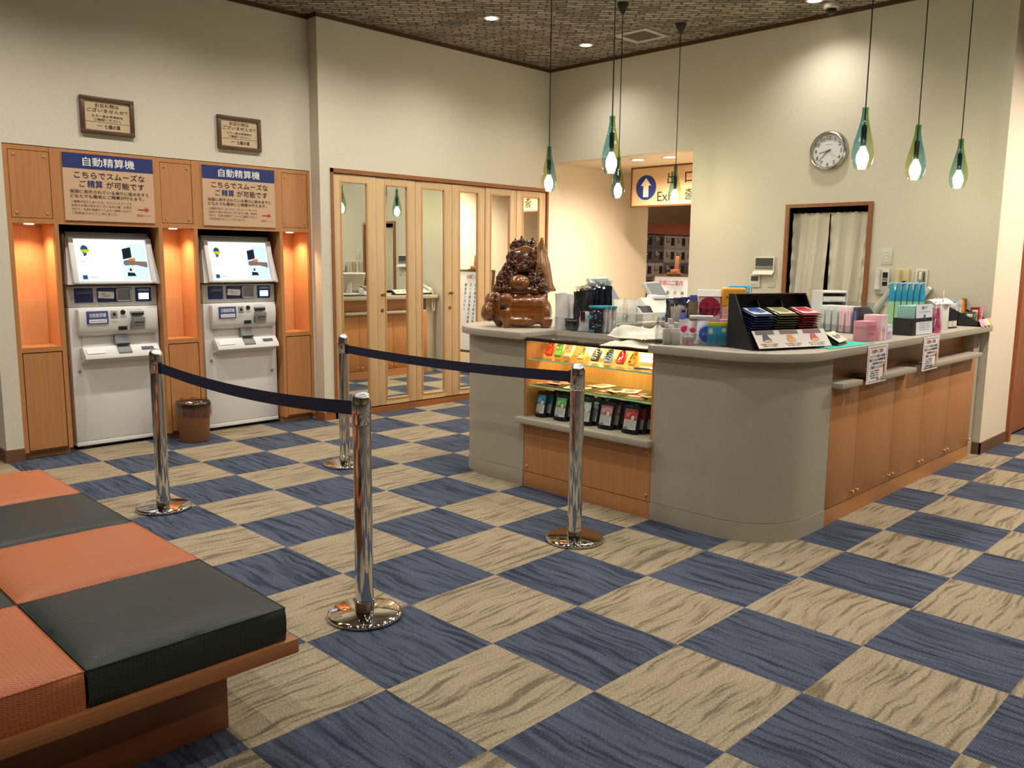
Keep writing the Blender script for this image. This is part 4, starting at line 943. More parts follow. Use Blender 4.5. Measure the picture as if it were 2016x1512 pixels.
def garments():
    t = T('clear_tray', 'clear acrylic tray of bagged garments beside the wood carving', 'tray', (2.50, 1.28, Z0))
    open_tray(t, 0, .36, -.225, .225, .085, .11)
    z = Z0+.004; cl = clear('#ffffff', .02, .15); bk = P('#22282d', .22, noise=.6, nscale=28, coat=.6, bump=.8)
    G = 'bagged garments in the clear tray'
    for i in range(2):
        t = T('garment_pack', ['white bagged garment at the left end of the clear tray', 'white bagged garment just behind the leftmost one'][i], 'garment', (2.545+.045*i, 1.478-.012*i, z), R_(24), G)
        t.part('garment', bag(MB(), .085, .026, .235-.01*i, -.06, .2, seed=i), P('#f0e9e4', .6)); t.part('wrapper', bag(MB(), .098, .032, .262, -.06, .3, seed=i), cl)
    for i in range(8):
        t = T('garment_pack', '%s tall black bagged garment counted from the front of the clear tray' % ['first', 'second', 'third', 'fourth', 'fifth', 'sixth', 'seventh', 'hindmost'][i], 'garment', (2.595+.018*i, 1.335-.007*i+.006*(i % 2), z), R_([2, 9, 4, 12, 5, 10, 3, 8][i]), G)
        t.part('garment', bag(MB(), .165-.010*(i % 3), .014, .245+.012*((i*5) % 4)/3+.004*i, .03*(i % 2), .25, seed=20+i), bk); t.part('wrapper_top', MB().grid(lambda u, v: (.008+.014*math.sin(v*9+i)*v, -.076+.152*u+.004*math.sin(u*14), .250+.006*i+.024*v+.006*math.sin(u*9+i)), 12, 3), clear('#eef2f4', .5, .12), label='clear crumpled top of the wrapper')
    t = T('garment_pack', 'small black bagged garment with a grey band at the front of the tray', 'garment', (2.523, 1.375, z), 0, G)
    t.part('garment', bag(MB(), .10, .02, .075, 0, .2, seed=31), bk); t.part('band', MB().box(-.014, -.010, -.05, .05, .06, .068), P('#8d8d8d', .4)); t.part('wrapper', bag(MB(), .105, .028, .15, 0, .6, seed=31), cl)
    t = T('garment_pack', 'white garment with a dark tag at the front of the tray', 'garment', (2.53, 1.275, z), 0, G)
    t.part('garment', bag(MB(), .085, .022, .125, .05, .2, seed=33), P('#dad2d0', .6)); t.part('tag', MB().box(-.016, -.013, -.018, .018, .08, .125), P('#1e1012', .5)); t.part('tag', MB().box(-.0165, -.0135, -.016, .016, .066, .080), P('#5c2026', .5))
    t.part('hook', MB().tube([(-.0, .0, .125), (0, .004, .14), (0, .0, .15), (0, -.006, .146)], .0016, 6), cl)
    for i in range(4):
        lab = ['dotted black garment pack at the front right of the tray', 'white patterned garment pack behind the dotted one', 'second white patterned garment pack behind the dotted one', 'third white patterned garment pack, at the right end of the tray'][i]
        t = T('garment_pack', lab, 'garment', (2.525+.03*i, 1.175-.012*i, z), R_(4), G)
        t.part('garment', bag(MB(), .10, .024, .155, .03, .2, seed=40+i), P('#22262c', .5) if i == 0 else P('#cfc6c2', .5, noise=.25, nscale=60))
        t.part('header', MB().box(-.012, .014, -.05, .05, .150, .166, .003), P('#3d93ab', .4), label='teal top strip')
        if i == 0:
            m = MB(); rr = random.Random(5)
            for _ in range(22): m.ico((-.013+.025*0, rr.uniform(-.045, .02), rr.uniform(.02, .14)), (.0025, .003, .003), 1)
            t.part('dots', m, P('#e9e9ea', .5)); t.part('band', MB().box(-.0165, -.0125, .02, .05, .085, .105), P('#3aa0a5', .5)); t.part('band', MB().box(-.0165, -.0125, -.0, .05, .0, .015), P('#3aa0a5', .5))
            t.part('hook', MB().tube([(0, 0, .165), (0, .004, .178), (0, 0, .185), (0, -.005, .181)], .0016, 6), cl)
    for i in range(4):
        t = T('towel_pack', '%s bagged white towel, upright on the worktop behind the clear tray' % ['leftmost', 'second', 'third', 'rightmost'][i], 'towel', (3.27+.075*i, 1.79-.055*i, Z0), R_(-28), 'bagged white towels')
        t.part('towel', bag(MB(), .25 if i == 0 else .16, .05, .175-.004*i, 0, .15, seed=50+i), P('#efece2', .7)); t.part('wrapper', bag(MB(), .26 if i == 0 else .17, .058, .185-.004*i, 0, .3, seed=50+i), cl)
garments()
def towels():
    G = 'white towels folded on the display case'
    def folded(name, loc, rz, w, d, h, label, seed):
        m = MB(); r = random.Random(seed)
        def f(u, v):
            p, q = 2*u-1, 2*v-1
            rid = lambda c_, wd: math.exp(-(c_/wd)**2)
            b = .3+.2*math.sin(2.2*p+q+seed)+.75*rid(q*.8+p*.55+.25, .22)+.45*rid(q-.5+.35*p, .13)+.35*rid(p-.45-.4*q, .12)+.10*math.sin(9*p+4*q)
            b *= h*(1-abs(q)**9)*(1-abs(p)**9)
            return (p*w/2+.018*math.sin(q*4+seed), q*d/2+.018*math.sin(p*4+seed), .010+b)
        m.grid(f, 22, 22)
        def g(u, v):
            a = f(u, v); return (a[0]*1.02, a[1]*1.02, .001)
        m.grid(g, 22, 22)
        for (uu, vv) in ((0, None), (1, None), (None, 0), (None, 1)):
            def s_(u, v):
                a = f(uu if uu is not None else u, vv if vv is not None else u); b_ = (a[0]*1.02, a[1]*1.02, .001)
                bul = math.sin(v*math.pi)*.008
                return (a[0]*(1-v)+b_[0]*v+(bul if a[0] > 0 else -bul)*(uu is not None), a[1]*(1-v)+b_[1]*v+(bul if a[1] > 0 else -bul)*(vv is not None), a[2]*(1-v)+b_[2]*v)
            m.grid(s_, 22, 4)
        bmesh.ops.remove_doubles(m.bm, verts=m.bm.verts[:], dist=.0008); bmesh.ops.recalc_face_normals(m.bm, faces=m.bm.faces[:])
        return solo(name, m, P('#dfd9c6', .95, bump=.6, nscale=300), label, 'towel', loc, rz, G)
    z = .9655
    folded('towel', (2.325, .690, z), R_(10), .30, .32, .030, 'white towel lying flat at the bottom of the pile on the case', 1)
    folded('towel', (2.37, .715, z+.043), R_(-8), .26, .30, .055, 'crumpled white towel on top of the pile on the case', 4)
towels()

# cosmetics organiser
def organiser():
    t = T('clear_organiser', 'clear acrylic organiser of toiletries on the rounded counter corner', 'organiser', (2.305, .32, Z0), R_(29))
    open_tray(t, 0, .17, -.215, .205, .065, .14)
    c, s_ = math.cos(R_(29)), math.sin(R_(29))
    Wd = lambda x, y: (2.305+c*x-s_*y, .32+s_*x+c*y, Z0+.0035)
    cl = clear('#f0f2f4', .10, .12); G = 'toiletries in the clear organiser'
    def bottle(x, y, r, h, col, cap, label):
        t = T('toiletry_bottle', label, 'bottle', Wd(x, y), 0, G)
        t.part('bottle', MB().lathe([(0, 0), (r, 0), (r*1.02, .004), (r*1.02, h*.62), (r*.9, h*.72), (r*.45, h*.76), (r*.45, h*.8), (0, h*.8)], n=20), P(col, .3)); t.part('cap', MB().lathe([(r*.62, h*.79), (r*.62, h*.98), (r*.5, h), (0, h)], n=18), P(cap, .35)); t.part('bottle_label', MB().shell([(r*1.04, h*.15), (r*1.04, h*.5)], n=20), P('#cfc3b8', .5))
    bottle(.03, .145, .021, .115, '#b5aaa5', '#c9c3bf', 'clear topped toiletry bottle at the left end of the organiser'); bottle(.035, .095, .022, .118, '#c3c1b2', '#bdb7b4', 'second pale toiletry bottle from the left in the organiser'); bottle(.10, .135, .023, .135, '#cfc9c6', '#b9b4b4', 'pale toiletry bottle standing behind the front two')
    def pk(x, y, w, h, col, label, mark=None, rz=0, cat='packet', d=.02):
        t = T('toiletry_packet', label, cat, Wd(x, y), R_(29)+rz, G)
        t.part('packet', bag(MB(), w, d, h, .05, .3, seed=int(abs(y)*999)), P(col, .35, coat=.2))
        if mark: m = MB(); m.ico((-.010+.03*h, 0, h*.6), (.004, w*.34, w*.34), 2); t.part('printed_spot', m, P(mark, .4), label='round printed spot')
        return t
    pk(.10, .055, .062, .132, '#e7e0e2', 'white tapered packet with a pink spot in the organiser', '#d8305c')
    pk(.09, .010, .048, .126, '#e3dcdd', 'narrow white packet with a red spot in the organiser', '#cf3550'); pk(.07, -.045, .066, .126, '#e4e4ea', 'white packet with a dark blue spot in the organiser', '#2c3f9a')
    t = T('round_tin', 'round blue tin standing at the front of the organiser', 'tin', Wd(.03, -.075), R_(29), G); t.part('lid', MB().lathe([(0, -.008), (.044, -.008), (.047, -.004), (.047, .010), (0, .010)], (0, 0, .06), 28, 'X'), P('#3a56a8', .35)); m = MB(); text(m, 'クリーム', FX(-.0088, 0, .06), .016, .06); t.part('lid_lettering', m, P('#dfe4f2', .5), smooth=False)
    for y, lab in ((.045, 'small pink jar at the front of the organiser'), (.012, 'small dusky pink jar beside the first pink jar')):
        t = T('cream_jar', lab, 'jar', Wd(.022, y), 0, G); t.part('jar', MB().lathe([(0, 0), (.015, 0), (.015, .03), (0, .03)], n=18), P('#d59aa6', .3)); t.part('lid', MB().lathe([(.016, .03), (.016, .045), (0, .046)], n=18), P('#c6c0c0', .35))
    t = T('blue_packet', 'blue packet with a yellow green header at the right of the organiser', 'packet', Wd(.018, -.128), R_(34), G)
    t.part('packet', MB().box(-.006, .006, -.056, .056, 0, .105, .003), P('#2f88ad', .35, noise=.25, nscale=70)); t.part('header', MB().box(-.0065, .0065, -.056, .056, .105, .126, .002), P('#b3bf24', .4), label='yellow green header'); m = MB(); m.ico((-.006, .037, .075), (.002, .011, .018), 2); m.ico((-.006, -.032, .083), (.002, .013, .013), 2); t.part('print', m, P('#c7ad98', .5), label='two tan printed patches')
    for i in range(3):
        t = T('pink_box', '%s pink box at the right end behind the blue packet' % ['front', 'middle', 'rear'][i], 'box', Wd(.055+.034*i, -.17+.004*i), R_(29), G); t.part('carton', MB().box(-.015, .015, -.036+.008*i, .030, 0, .140-.002*i, .002), P('#d893aa', .45)); t.part('stripe', MB().box(-.0156, .0156, -.010, -.002, .001, .1385-.002*i), P('#e7bccb', .45), label='pale stripe')
    # taller goods standing behind the organiser
    G2 = 'toiletries behind the organiser'; Q = lambda x, y: (x, y, Z0)
    t = T('brush_bundle', 'bundle of pale bristled brushes in a clear bag behind the organiser', 'brushes', Q(2.51, .548), 0, G2)
    m = MB(); rr = random.Random(9)
    for i in range(46): a, q = rr.uniform(0, 6.28), rr.uniform(0, .05); x, y = q*math.cos(a), q*math.sin(a)*1.2; m.tube([(x*.7, y*.7, .0), (x, y, .185+.02*rr.random())], .0032, 5)
    t.part('brushes', m, P('#d2c5bb', .6)); t.part('wrapper', MB().shell([(.045, .0), (.056, .1), (.066, .17), (.055, .215), (.07, .235)], n=22), cl)
    for i in range(5):
        t = T('razor_pack', 'navy topped packet %s behind the brushes' % ['at the left end of the row', 'second in the row', 'third in the row', 'fourth in the row', 'at the right end of the row'][i], 'packet', Q(2.60+.030*i, .665-.032*i), R_(35), G2); t.part('packet', bag(MB(), .062, .022, .225+.004*i, 0, .2, seed=70+i), P('#3b3f33' if i == 0 else '#23284a', .3, noise=.3, nscale=40)); t.part('header', MB().box(-.012, .012, -.034, .034, .205+.004*i, .235+.004*i, .003), P('#1f2758', .35), label='navy header')
    t = T('hair_tie_pack', 'brown packet with a violet header hanging over the brushes', 'packet', Q(2.50, .452), R_(35), G2); t.part('packet', bag(MB(), .055, .03, .23, 0, .3, seed=81), P('#7d6a55', .3, noise=.4, nscale=60)); t.part('header', MB().box(-.006, .006, -.019, .019, .225, .265, .002), P('#5a5aa8', .4), label='violet header')
    t = T('blue_bottle', 'blue bottle half hidden behind the white packets', 'bottle', Q(2.46, .49), 0, G2); t.part('bottle', MB().lathe([(0, 0), (.024, 0), (.024, .12), (.014, .15), (.010, .165), (0, .165)], n=18), P('#4b62ae', .35)); t.part('neck', MB().lathe([(.009, .165), (.009, .18), (0, .18)], n=14), P('#20202c', .4))
    t = T('white_box', 'flat white box lying across the top of the organiser', 'box', (2.42, .345, Z0+.141), R_(38), G2); t.part('carton', MB().box(-.03, .03, -.062, .062, 0, .016, .002), P('#dedad5', .5)); t.part('end_flap', MB().box(-.031, -.028, -.06, .06, .002, .014), P('#c9c5c0', .5))
    # wash towels
    G3 = 'wash towel packs behind the organiser'
    t = T('wash_towel_pack', 'pale pink wash towel pack printed with a big crimson disc', 'towel pack', Q(2.64, .436), R_(36), G3)
    t.part('pack', MB().box(-.03, .03, -.066, .066, 0, .270, .014, 3), P('#d8b7b7', .35, coat=.3)); t.part('top_fold', MB().prism([(-.034, .255), (.034, .258), (.03, .292), (-.012, .29)], -.066, .067, 'xz', .004), P('#d9d2cb', .4, coat=.3), label='white folded top')
    t.part('printed_disc', MB().lathe([(0, -.0312), (.060, -.0312), (.060, -.0302)], (0, 0, .192), 36, 'X'), P('#a52842', .45), label='crimson printed disc')
    m = MB(); text(m, 'あかすり', FX(-.0318, 0, .168), .050, .118, bold=.035); t.part('lettering', m, INKBLK, smooth=False)
    m = MB()
    for (y0_, y1_, z0_, z1_) in ((.02, .06, .205, .212), (.022, .028, .18, .205), (-.02, -.012, .17, .22), (-.055, -.002, .21, .216)): m.box(-.0317, -.0312, -y1_, -y0_, z0_, z1_)
    t.part('print_marks', m, P('#7a1b33', .5))
    t = T('wash_towel_pack', 'orange and pink body wash towel pack with a blue drop', 'towel pack', Q(2.715, .325), R_(36), G3)
    t.part('pack', MB().box(-.035, .035, -.066, .066, 0, .20, .008, 3), P('#d99a96', .35, coat=.3), label='pink lower half'); t.part('upper_band', MB().box(-.0365, .0365, -.067, .067, .195, .306, .012, 3), P('#eda32a', .35, coat=.3), label='orange upper half')
    m = MB(); text(m, 'BODY WASH', FX(-.037, .0, .252), .020, .088, bold=.03); text(m, 'TOWEL', FX(-.037, .0, .228), .020, .052, bold=.03); m.box(-.0372, -.0366, -.036, .0, .268, .2705); t.part('lettering', m, P('#5a2a20', .6), smooth=False)
    m = MB(); m.prism([(.0, .048)]+[(.0165*math.cos(R_(a)), .0165*math.sin(R_(a))) for a in range(30, -211, -15)], 0, .001); 
    for v in m.bm.verts: v.co = Vector((-.0358-v.co.z, .005-v.co.x, .150+v.co.y))
    t.part('blue_drop', m, P('#2f66a8', .4)); t.part('badge', MB().box(-.0372, -.0352, -.015, .035, .183, .200, .003), P('#efc9a8', .5)); m = MB(); text(m, '毎日つるつる', FX(-.0376, -.01, .191), .010, .042); t.part('badge_lettering', m, INK, smooth=False)
    m = MB()
    for k in range(9): m.box(-.0357, -.0350, -.06, .06, .02+.016*k, .026+.016*k)
    t.part('pale_stripes', m, P('#e8bba0', .45))
    t = T('wash_towel_pack', 'blue wash towel pack peeking out behind the orange one', 'towel pack', Q(2.80, .335), R_(36), G3); t.part('pack', MB().box(-.022, .022, -.066, .066, 0, .318, .012, 3), P('#3aa6d2', .35, coat=.3)); m = MB(); m.box(-.0225, -.0215, -.06, -.05, .27, .31); m.box(-.0225, -.0215, -.045, -.038, .28, .31); t.part('print_marks', m, P('#e6f0f4', .5))
organiser()

# black display stand with three stacks of sachets
def stand():
    rz = math.atan2(-.337, .941); O = Vector((2.318, -.030, Z0))
    t = T('sachet_stand', 'black card display stand holding three stacks of sachets', 'display stand', O, rz)
    w = .50; D = .205; bk = P('#101012', .5)
    prof = [(0, 0), (D, 0), (D, .285), (D-.045, .285), (.012, .016)]
    m = MB()
    for x in (0, w-.006): m.prism(prof, x, x+.006, 'yz')
    m.box(.006, w-.006, D-.006, D, 0, .285); m.prism([(.035, .082), (D-.006, .128), (D-.006, .134), (.035, .088)], .006, w-.006, 'yz'); m.box(.006, w-.006, 0, D-.006, 0, .006); m.prism([(D-.045, .279), (D, .279), (D, .285), (D-.045, .285)], .006, w-.006, 'yz')
    m.prism([(.008, .006), (.016, .006), (.050, .080), (.042, .084)], .006, w-.006, 'yz')
    for x in (.168, .332): m.prism([(.10, .1), (D-.006, .1), (D-.006, .25), (D-.03, .25)], x, x+.004, 'yz')
    t.part('stand_body', m, bk)
    B = frame((0, -.028, .010), (1, 0, 0), (0, .066, .085)); h = .108
    m = MB().at(B); m.box(.014, w+.012, 0, h, .004, .006); m.at(None); pn = t.part('printed_panel', m, P('#d5cbc0', .5), label='pale printed front panel')
    cols = [('#1b2547', '#16305e'), ('#3d3a28', '#c58a2c'), ('#5c1a1f', '#b32430')]
    for i in range(3):
        x0 = .03+.163*i
        m = MB().at(B); m.box(x0, x0+.125, h-.026, h-.002, .0062, .0066); m.at(None); t.part('panel_print', m, P(['#4a443c', '#5a4a34', '#5c3028'][i], .5), pn)
        m = MB().at(B); m.lathe([(0, .0074), (.021, .0074), (.021, .0066)], (x0+.058, .064, 0), 20); m.prism([(x0+.03, .042), (x0+.09, .042), (x0+.085, .06), (x0+.035, .06)], .0066, .0072); m.at(None); t.part('panel_print', m, P(cols[i][1], .5), pn)
        m = MB().at(B); m.prism([(x0+.035, .034), (x0+.085, .036), (x0+.08, .05), (x0+.04, .048)], .0074, .0080); m.at(None); t.part('panel_print', m, P('#d99a3c', .5), pn)
        m = MB(); 
        for k in range(2): text(m, ['発汗促進ケアマスク成分配合', 'うるおい保湿マスク五枚入り', '弾力ハリケアマスク五枚入り'][i], B @ Matrix.Translation((x0+.062, .023-.011*k, .0072)), .009, .115-.02*k, bold=.02)
        t.part('panel_lettering', m, P('#7d6a5c', .6), pn, smooth=False)
    # sachets
    c, s_ = math.cos(rz), math.sin(rz)
    nm = ['navy', 'olive', 'crimson']; rnd = random.Random(2)
    base = ['#1a2247', '#43402c', '#7d2028']; top = [('#b9c0cc', '#2a4a82'), ('#cfc3a0', '#8d8a5a'), ('#e0b9b4', '#b23340')]
    ordn = ['lowest', 'second', 'third', 'fourth', 'fifth', 'sixth', 'topmost']
    for i in range(3):
        for k in range(7):
            sn, cs = math.sin(R_(15)), math.cos(R_(15)); lx, ly = .084+.166*i+rnd.uniform(-.003, .003)+.0025*(k-3), .108-sn*.0128*k+rnd.uniform(-.004, .004); dz = .111+cs*.0128*k
            loc = (O.x+c*lx-s_*ly, O.y+s_*lx+c*ly, O.z+dz)
            t = T('sachet', '%s %s sachet, %s' % (ordn[k] if k else 'lowest', nm[i], 'counted up its stack on the black stand' if k < 6 else 'with printed face, on its stack in the black stand'), 'sachet', loc, rz+rnd.uniform(-.05, .05), '%s sachets on the black stand' % nm[i], rx=R_(15))
            t.part('packet', MB().pillow(-.070, .070, -.066, .066, 0, .0122, 8), P(base[i], .28, coat=.3))
            if k == 6:
                m = MB(); m.prism([(-.058, -.05), (.058, -.05), (.056, .055), (-.056, .055)], .0120, .0130); t.part('printed_face', m, P(top[i][0], .35)); m = MB(); m.prism([(-.05, .0), (.0, -.03), (.05, -.01), (.03, .05), (-.03, .05)], .0134, .0138); t.part('printed_patch', m, P(top[i][1], .35))
            else: t.part('crimp', MB().box(-.0695, .0695, -.070, -.066, .0052, .0072), P(['#39407a', '#6b6748', '#a8434a'][i], .25))
stand()

def closed_sign(loc, rz, label):
    t = T('closed_sign', label, 'counter sign', loc, rz, 'slanted counter closed signs')
    t.part('base', MB().prism([(-.045, 0), (.055, 0), (.05, .012), (.035, .052), (-.03, .014)], -.105, .105, 'yz', .003), P('#15151a', .4))
    B = frame((0, -.042, .0125), (1, 0, 0), (0, .075, .045)); m = MB().at(B); m.box(-.10, .10, .0, .092, .003, .008, .002); m.at(None)
    t.part('plate', m, P('#d9cdb4', .45)); m = MB(); text(m, '休', B @ Matrix.Translation((-.048, .046, .0088)), .042, bold=.03); text(m, '止', B @ Matrix.Translation((0, .046, .0088)), .042, bold=.03); text(m, '中', B @ Matrix.Translation((.048, .046, .0088)), .042, bold=.03)
    t.part('lettering', m, INKBLK, smooth=False)
def wing_goods():
    solo('counter_mat', MB().box(-.26, .26, -.07, .07, 0, .003, .001), P('#2fb59a', .45), 'teal green mat under the counter closed sign', 'mat', (2.98, -.205, Z0), R_(-2))
    closed_sign((2.985, -.165, Z0+.0035), R_(12), 'slanted counter closed sign between the black stand and the pink boxes')
    closed_sign((4.05, .015, Z0), R_(8), 'slanted counter closed sign half hidden behind the pink boxes')
    closed_sign((4.90, 2.20, Z0), R_(180), 'slanted counter closed sign reflected in the mirrors, beside the telephone')
    # upright thin boxes in a clear rack
    t = T('clear_rack', 'clear rack of upright white and pink cartons', 'rack', (3.88, .18, Z0), R_(-15)); m = MB(); m.box(-.06, .08, -.165, .175, 0, .003); m.box(-.06, -.057, -.165, .175, .003, .05); m.box(.077, .08, -.165, .175, .003, .20); m.box(-.06, .08, -.165, -.162, .003, .20); m.box(-.06, .08, .172, .175, .003, .05); t.part('rack', m, ACRYL)
    c, s_ = math.cos(R_(-15)), math.sin(R_(-15))
    for i in range(6):
        y = .135-.053*i; loc = (3.88-s_*y, .18+c*y, Z0+.0035)
        t = T('slim_carton', ['leftmost white', 'second white', 'third white', 'first pale pink', 'second pale pink', 'dark brown'][i]+' carton standing in the clear rack', 'carton', loc, R_(-15), 'slim cartons in the clear rack')
        cl_ = ['#ccd0cb', '#c8ccc6', '#c6cac5', '#dfc6ca', '#dfc3c8', '#4b3f44'][i]
        t.part('carton', MB().box(-.055, .06, -.018, .018, 0, .168, .004), P(cl_, .4)); t.part('spine_print', MB().box(-.0558, -.0545, -.008, .008, .02, .14), P(['#b9c2bd']*3 and ['#b7beb9', '#b7beb9', '#b7beb9', '#d3a9b2', '#d3a9b2', '#5a6ab8'][i], .5))
    # pink soap boxes at the edge
    def pbox(x, y, w, d, h, rz, label, c1, c2, clearwrap=False):
        t = T('pink_carton', label, 'box', (x, y, Z0+(.0 if x > 3.24 else .0035)), rz, 'pink cartons at the counter edge')
        t.part('carton', MB().box(-w/2, w/2, -d/2, d/2, 0, h, .004), P(c1, .4)); m = MB(); m.box(-w/2-.0008, -w/2+.001, -d*.38, d*.38, h*.62, h*.72); m.box(-w*.38, w*.38, -d/2-.0008, -d/2+.001, h*.55, h*.8); t.part('print', m, P(c2, .45))
        m = MB(); text(m, '石けん', FY(0, -d/2-.0012, h*.4), .018, w*.5); t.part('lettering', m, P('#a5566c', .6), smooth=False)
        return t
    pbox(3.335, -.185, .105, .085, .118, R_(-10), 'dusky pink lidded carton at the counter edge', '#c98592', '#bd7383')
    t = pbox(3.47, -.19, .10, .10, .150, R_(-6), 'pale pink striped carton standing beside the dusky pink one', '#e3b3b8', '#efd4d6')
    for y in (-.02, .028): t.part('white_stripe', MB().box(y-.008, y+.008, -.0512, .0512, .002, .1495), P('#ecdcdc', .45), label='white stripe')
    t = pbox(3.60, -.185, .075, .085, .085, R_(-4), 'small lilac carton in clear wrap', '#c5bcdc', '#e9e6f2')
    # grey till screens
    def monitor(loc, rz, label, w=.36, h=.25, lean=34, body=True):
        t = T('till_screen', label, 'till screen', loc, rz, 'grey till touch screens'); B = frame((0, .0, .075), (1, 0, 0), (0, math.sin(R_(lean)), math.cos(R_(lean))))
        m = MB().at(B); m.box(-w/2, w/2, 0, h, -.035, 0, .010, 3); m.at(None); t.part('housing', m, P('#b9b7ac', .45))
        m = MB().at(B); m.box(-w/2+.018, w/2-.018, .022, h-.02, -.0005, .002); m.at(None); t.part('screen', m, P('#7e8b94', .2), label='grey unlit screen')
        m = MB(); m.box(-.13, .13, -.10, .13, 0, .022, .008); m.tube([(0, .03, .02), (0, .06, .08), (0, .085, .16)], [.04, .03, .028], 12); t.part('stand', m, P('#c5c2b6', .45))
    monitor((3.69, 1.91, Z0), R_(15), 'grey till screen leaning back behind the black garments', h=.30); monitor((4.33, 1.88, Z0), R_(15), 'grey till screen in front of the whiteboard easel')
    monitor((4.60, .30, Z0), R_(194), 'grey till screen seen from behind, below the light switch'); monitor((5.28, .28, Z0), R_(196), 'grey till screen half hidden behind the tall blue packets')
    # receipt printers and small machines
    t = T('card_terminal', 'small card terminal with a lit blue display behind the white towels', 'card terminal', (3.55, 1.665, Z0), R_(-50)); t.part('body', MB().box(-.045, .045, -.07, .07, 0, .075, .01), P('#c9c6ba', .4)); m = MB().at(frame((0, -.05, .077), (1, 0, 0), (0, .5, .85))); m.box(-.045, .045, 0, .075, 0, .02, .006); m.at(None); t.part('display_housing', m, P('#c2bfb3', .4)); m = MB().at(frame((0, -.05, .077), (1, 0, 0), (0, .5, .85))); m.box(-.035, .035, .015, .062, .0195, .0215); m.at(None); t.part('display', m, P('#2b3f66', .3, emit=.5)); m = MB().at(frame((0, -.05, .077), (1, 0, 0), (0, .5, .85))); m.box(-.012, .025, .018, .038, .0215, .0222); m.at(None); t.part('lit_field', m, E('#8fb9ff', 1.6), label='lit patch of the display')
    def printer(loc, rz, label, w, d, h, top):
        t = T('receipt_printer', label, 'printer', loc, rz, 'receipt printers on the counter'); t.part('body', MB().prism([(-d/2, 0), (d/2, 0), (d/2, h), (-d*.15, h), (-d/2, h*.55)], -w/2, w/2, 'yz', .008), P('#cdc9bd', .45))
        t.part('cover', MB().prism([(-d*.42, h*.60), (-d*.12, h+.003), (d*.42, h+.003), (d*.42, h+.012), (-d*.14, h+.012), (-d*.46, h*.64)], -w*.42, w*.42, 'yz', .003), P(top, .4), label='dark paper cover'); t.part('paper_slot', MB().box(-w*.3, w*.3, -d*.1, -d*.07, h+.012, h+.02), PAPER)
    printer((3.75, 1.70, Z0), R_(-20), 'cream receipt printer with a black cover near the card terminal', .12, .14, .095, '#191919'); printer((4.36, 2.20, Z0), R_(180), 'small cream receipt printer reflected in the leftmost mirror', .10, .11, .10, '#1c1c1c')
    t = T('cash_register', 'white till with a curved dark front and blue tray behind the towels', 'cash register', (3.98, 1.70, Z0), R_(-20)); t.part('body', MB().prism([(-.16, 0), (.14, 0), (.14, .13), (.04, .165), (-.06, .10), (-.16, .06)], -.17, .17, 'yz', .012), P('#cfccc0', .45))
    m = MB(); m.lathe([(0, -.006), (.085, -.006), (.095, .0), (.095, .02)], (.02, -.165, .0), 28, 'Y'); bmesh.ops.delete(m.bm, geom=[v for v in m.bm.verts if v.co.z < -.001], context='VERTS'); t.part('dark_front', m, P('#1e1f20', .35)); t.part('blue_tray', MB().box(-.10, .06, -.22, -.17, .0, .028, .004), P('#4a6fae', .4)); t.part('note_pad', MB().box(-.06, .06, .0, .05, .155, .18, .003), P('#e2e0d6', .5)); t.part('paper_roll', MB().cyl((-.08, .06, .165), (.0, .06, .165), .022), PAPER)
    solo('receipt_sheet', MB().grid(lambda u, v: (-.14+.28*u, -.11+.22*v, .004+.016*math.sin(u*3.1)*math.sin(v*2.2+.4)), 10, 10), P('#d5d2c6', .8), 'curled sheets of paper beside the white towels', 'paper', (2.80, .62, Z0), .3)
    solo('cash_tray', MB().prism([(-.13, -.09), (.13, -.09), (.15, .0), (.13, .09), (-.13, .09), (-.15, 0)], 0, .016, 'xy', .005), P('#1f2620', .4), 'black coin tray reflected in the leftmost mirror', 'tray', (4.20, 2.19, Z0), 0)
    # white card box behind the black stand
    t = T('document_tray', 'white stacked document tray behind the black stand', 'document tray', (4.18, .42, Z0), R_(-40)); m = MB(); m.box(-.09, .09, .07, .08, 0, .26); m.box(-.09, -.085, -.08, .07, 0, .26); m.box(.085, .09, -.08, .07, 0, .26)
    for k in range(5): m.box(-.085, .085, -.08, .07, .004+.060*k, .012+.060*k)
    t.part('tray', m, P('#d6d5d2', .5)); m = MB()
    for k in range(4): m.box(-.08, .08, -.078, .065, .0125+.060*k, .04+.060*k)
    t.part('papers', m, PAPER)
    t = T('customer_display', 'black tilted customer display behind the pink cartons', 'display', (4.16, .17, Z0), R_(-8)); t.part('foot', MB().box(-.05, .05, -.04, .05, 0, .02, .005), BLACK); m = MB().at(frame((0, -.05, .02), (1, 0, 0), (0, .55, .8))); m.box(-.12, .12, .03, .135, 0, .02, .006); m.at(None); t.part('head', m, P('#17191a', .3)); t.part('stem', MB().tube([(0, .0, .015), (0, .0, .06)], .014, 10), BLACK)
    # tall blue green packets
    for i in range(6):
        t = T('bath_salt_packet', '%s tall blue and green packet in the row behind the card holder' % ['leftmost', 'second', 'third', 'fourth', 'fifth', 'rightmost'][i], 'packet', (4.46+.026*i, .10-.031*i, Z0), R_(-67), 'tall blue and green packets')
        t.part('packet', MB().prism([(-.018, 0), (.0195, 0), (.017, .26), (.006, .30), (-.004, .30), (-.014, .26)], -.05, .05, 'xz', .002), P('#9fcf9f', .4)); t.part('upper_band', MB().prism([(-.0158, .19), (.0186, .19), (.0178, .26), (.008, .306), (-.005, .306), (-.0148, .26)], -.0505, .0505, 'xz', .002), P('#2f9fc4', .4), label='blue upper part'); t.part('folded_top', MB().prism([(-.032, .302), (.010, .314), (.012, .324), (-.030, .310)], -.05, .05, 'xz', .001), P('#68bfe6', .4), label='light blue folded top')
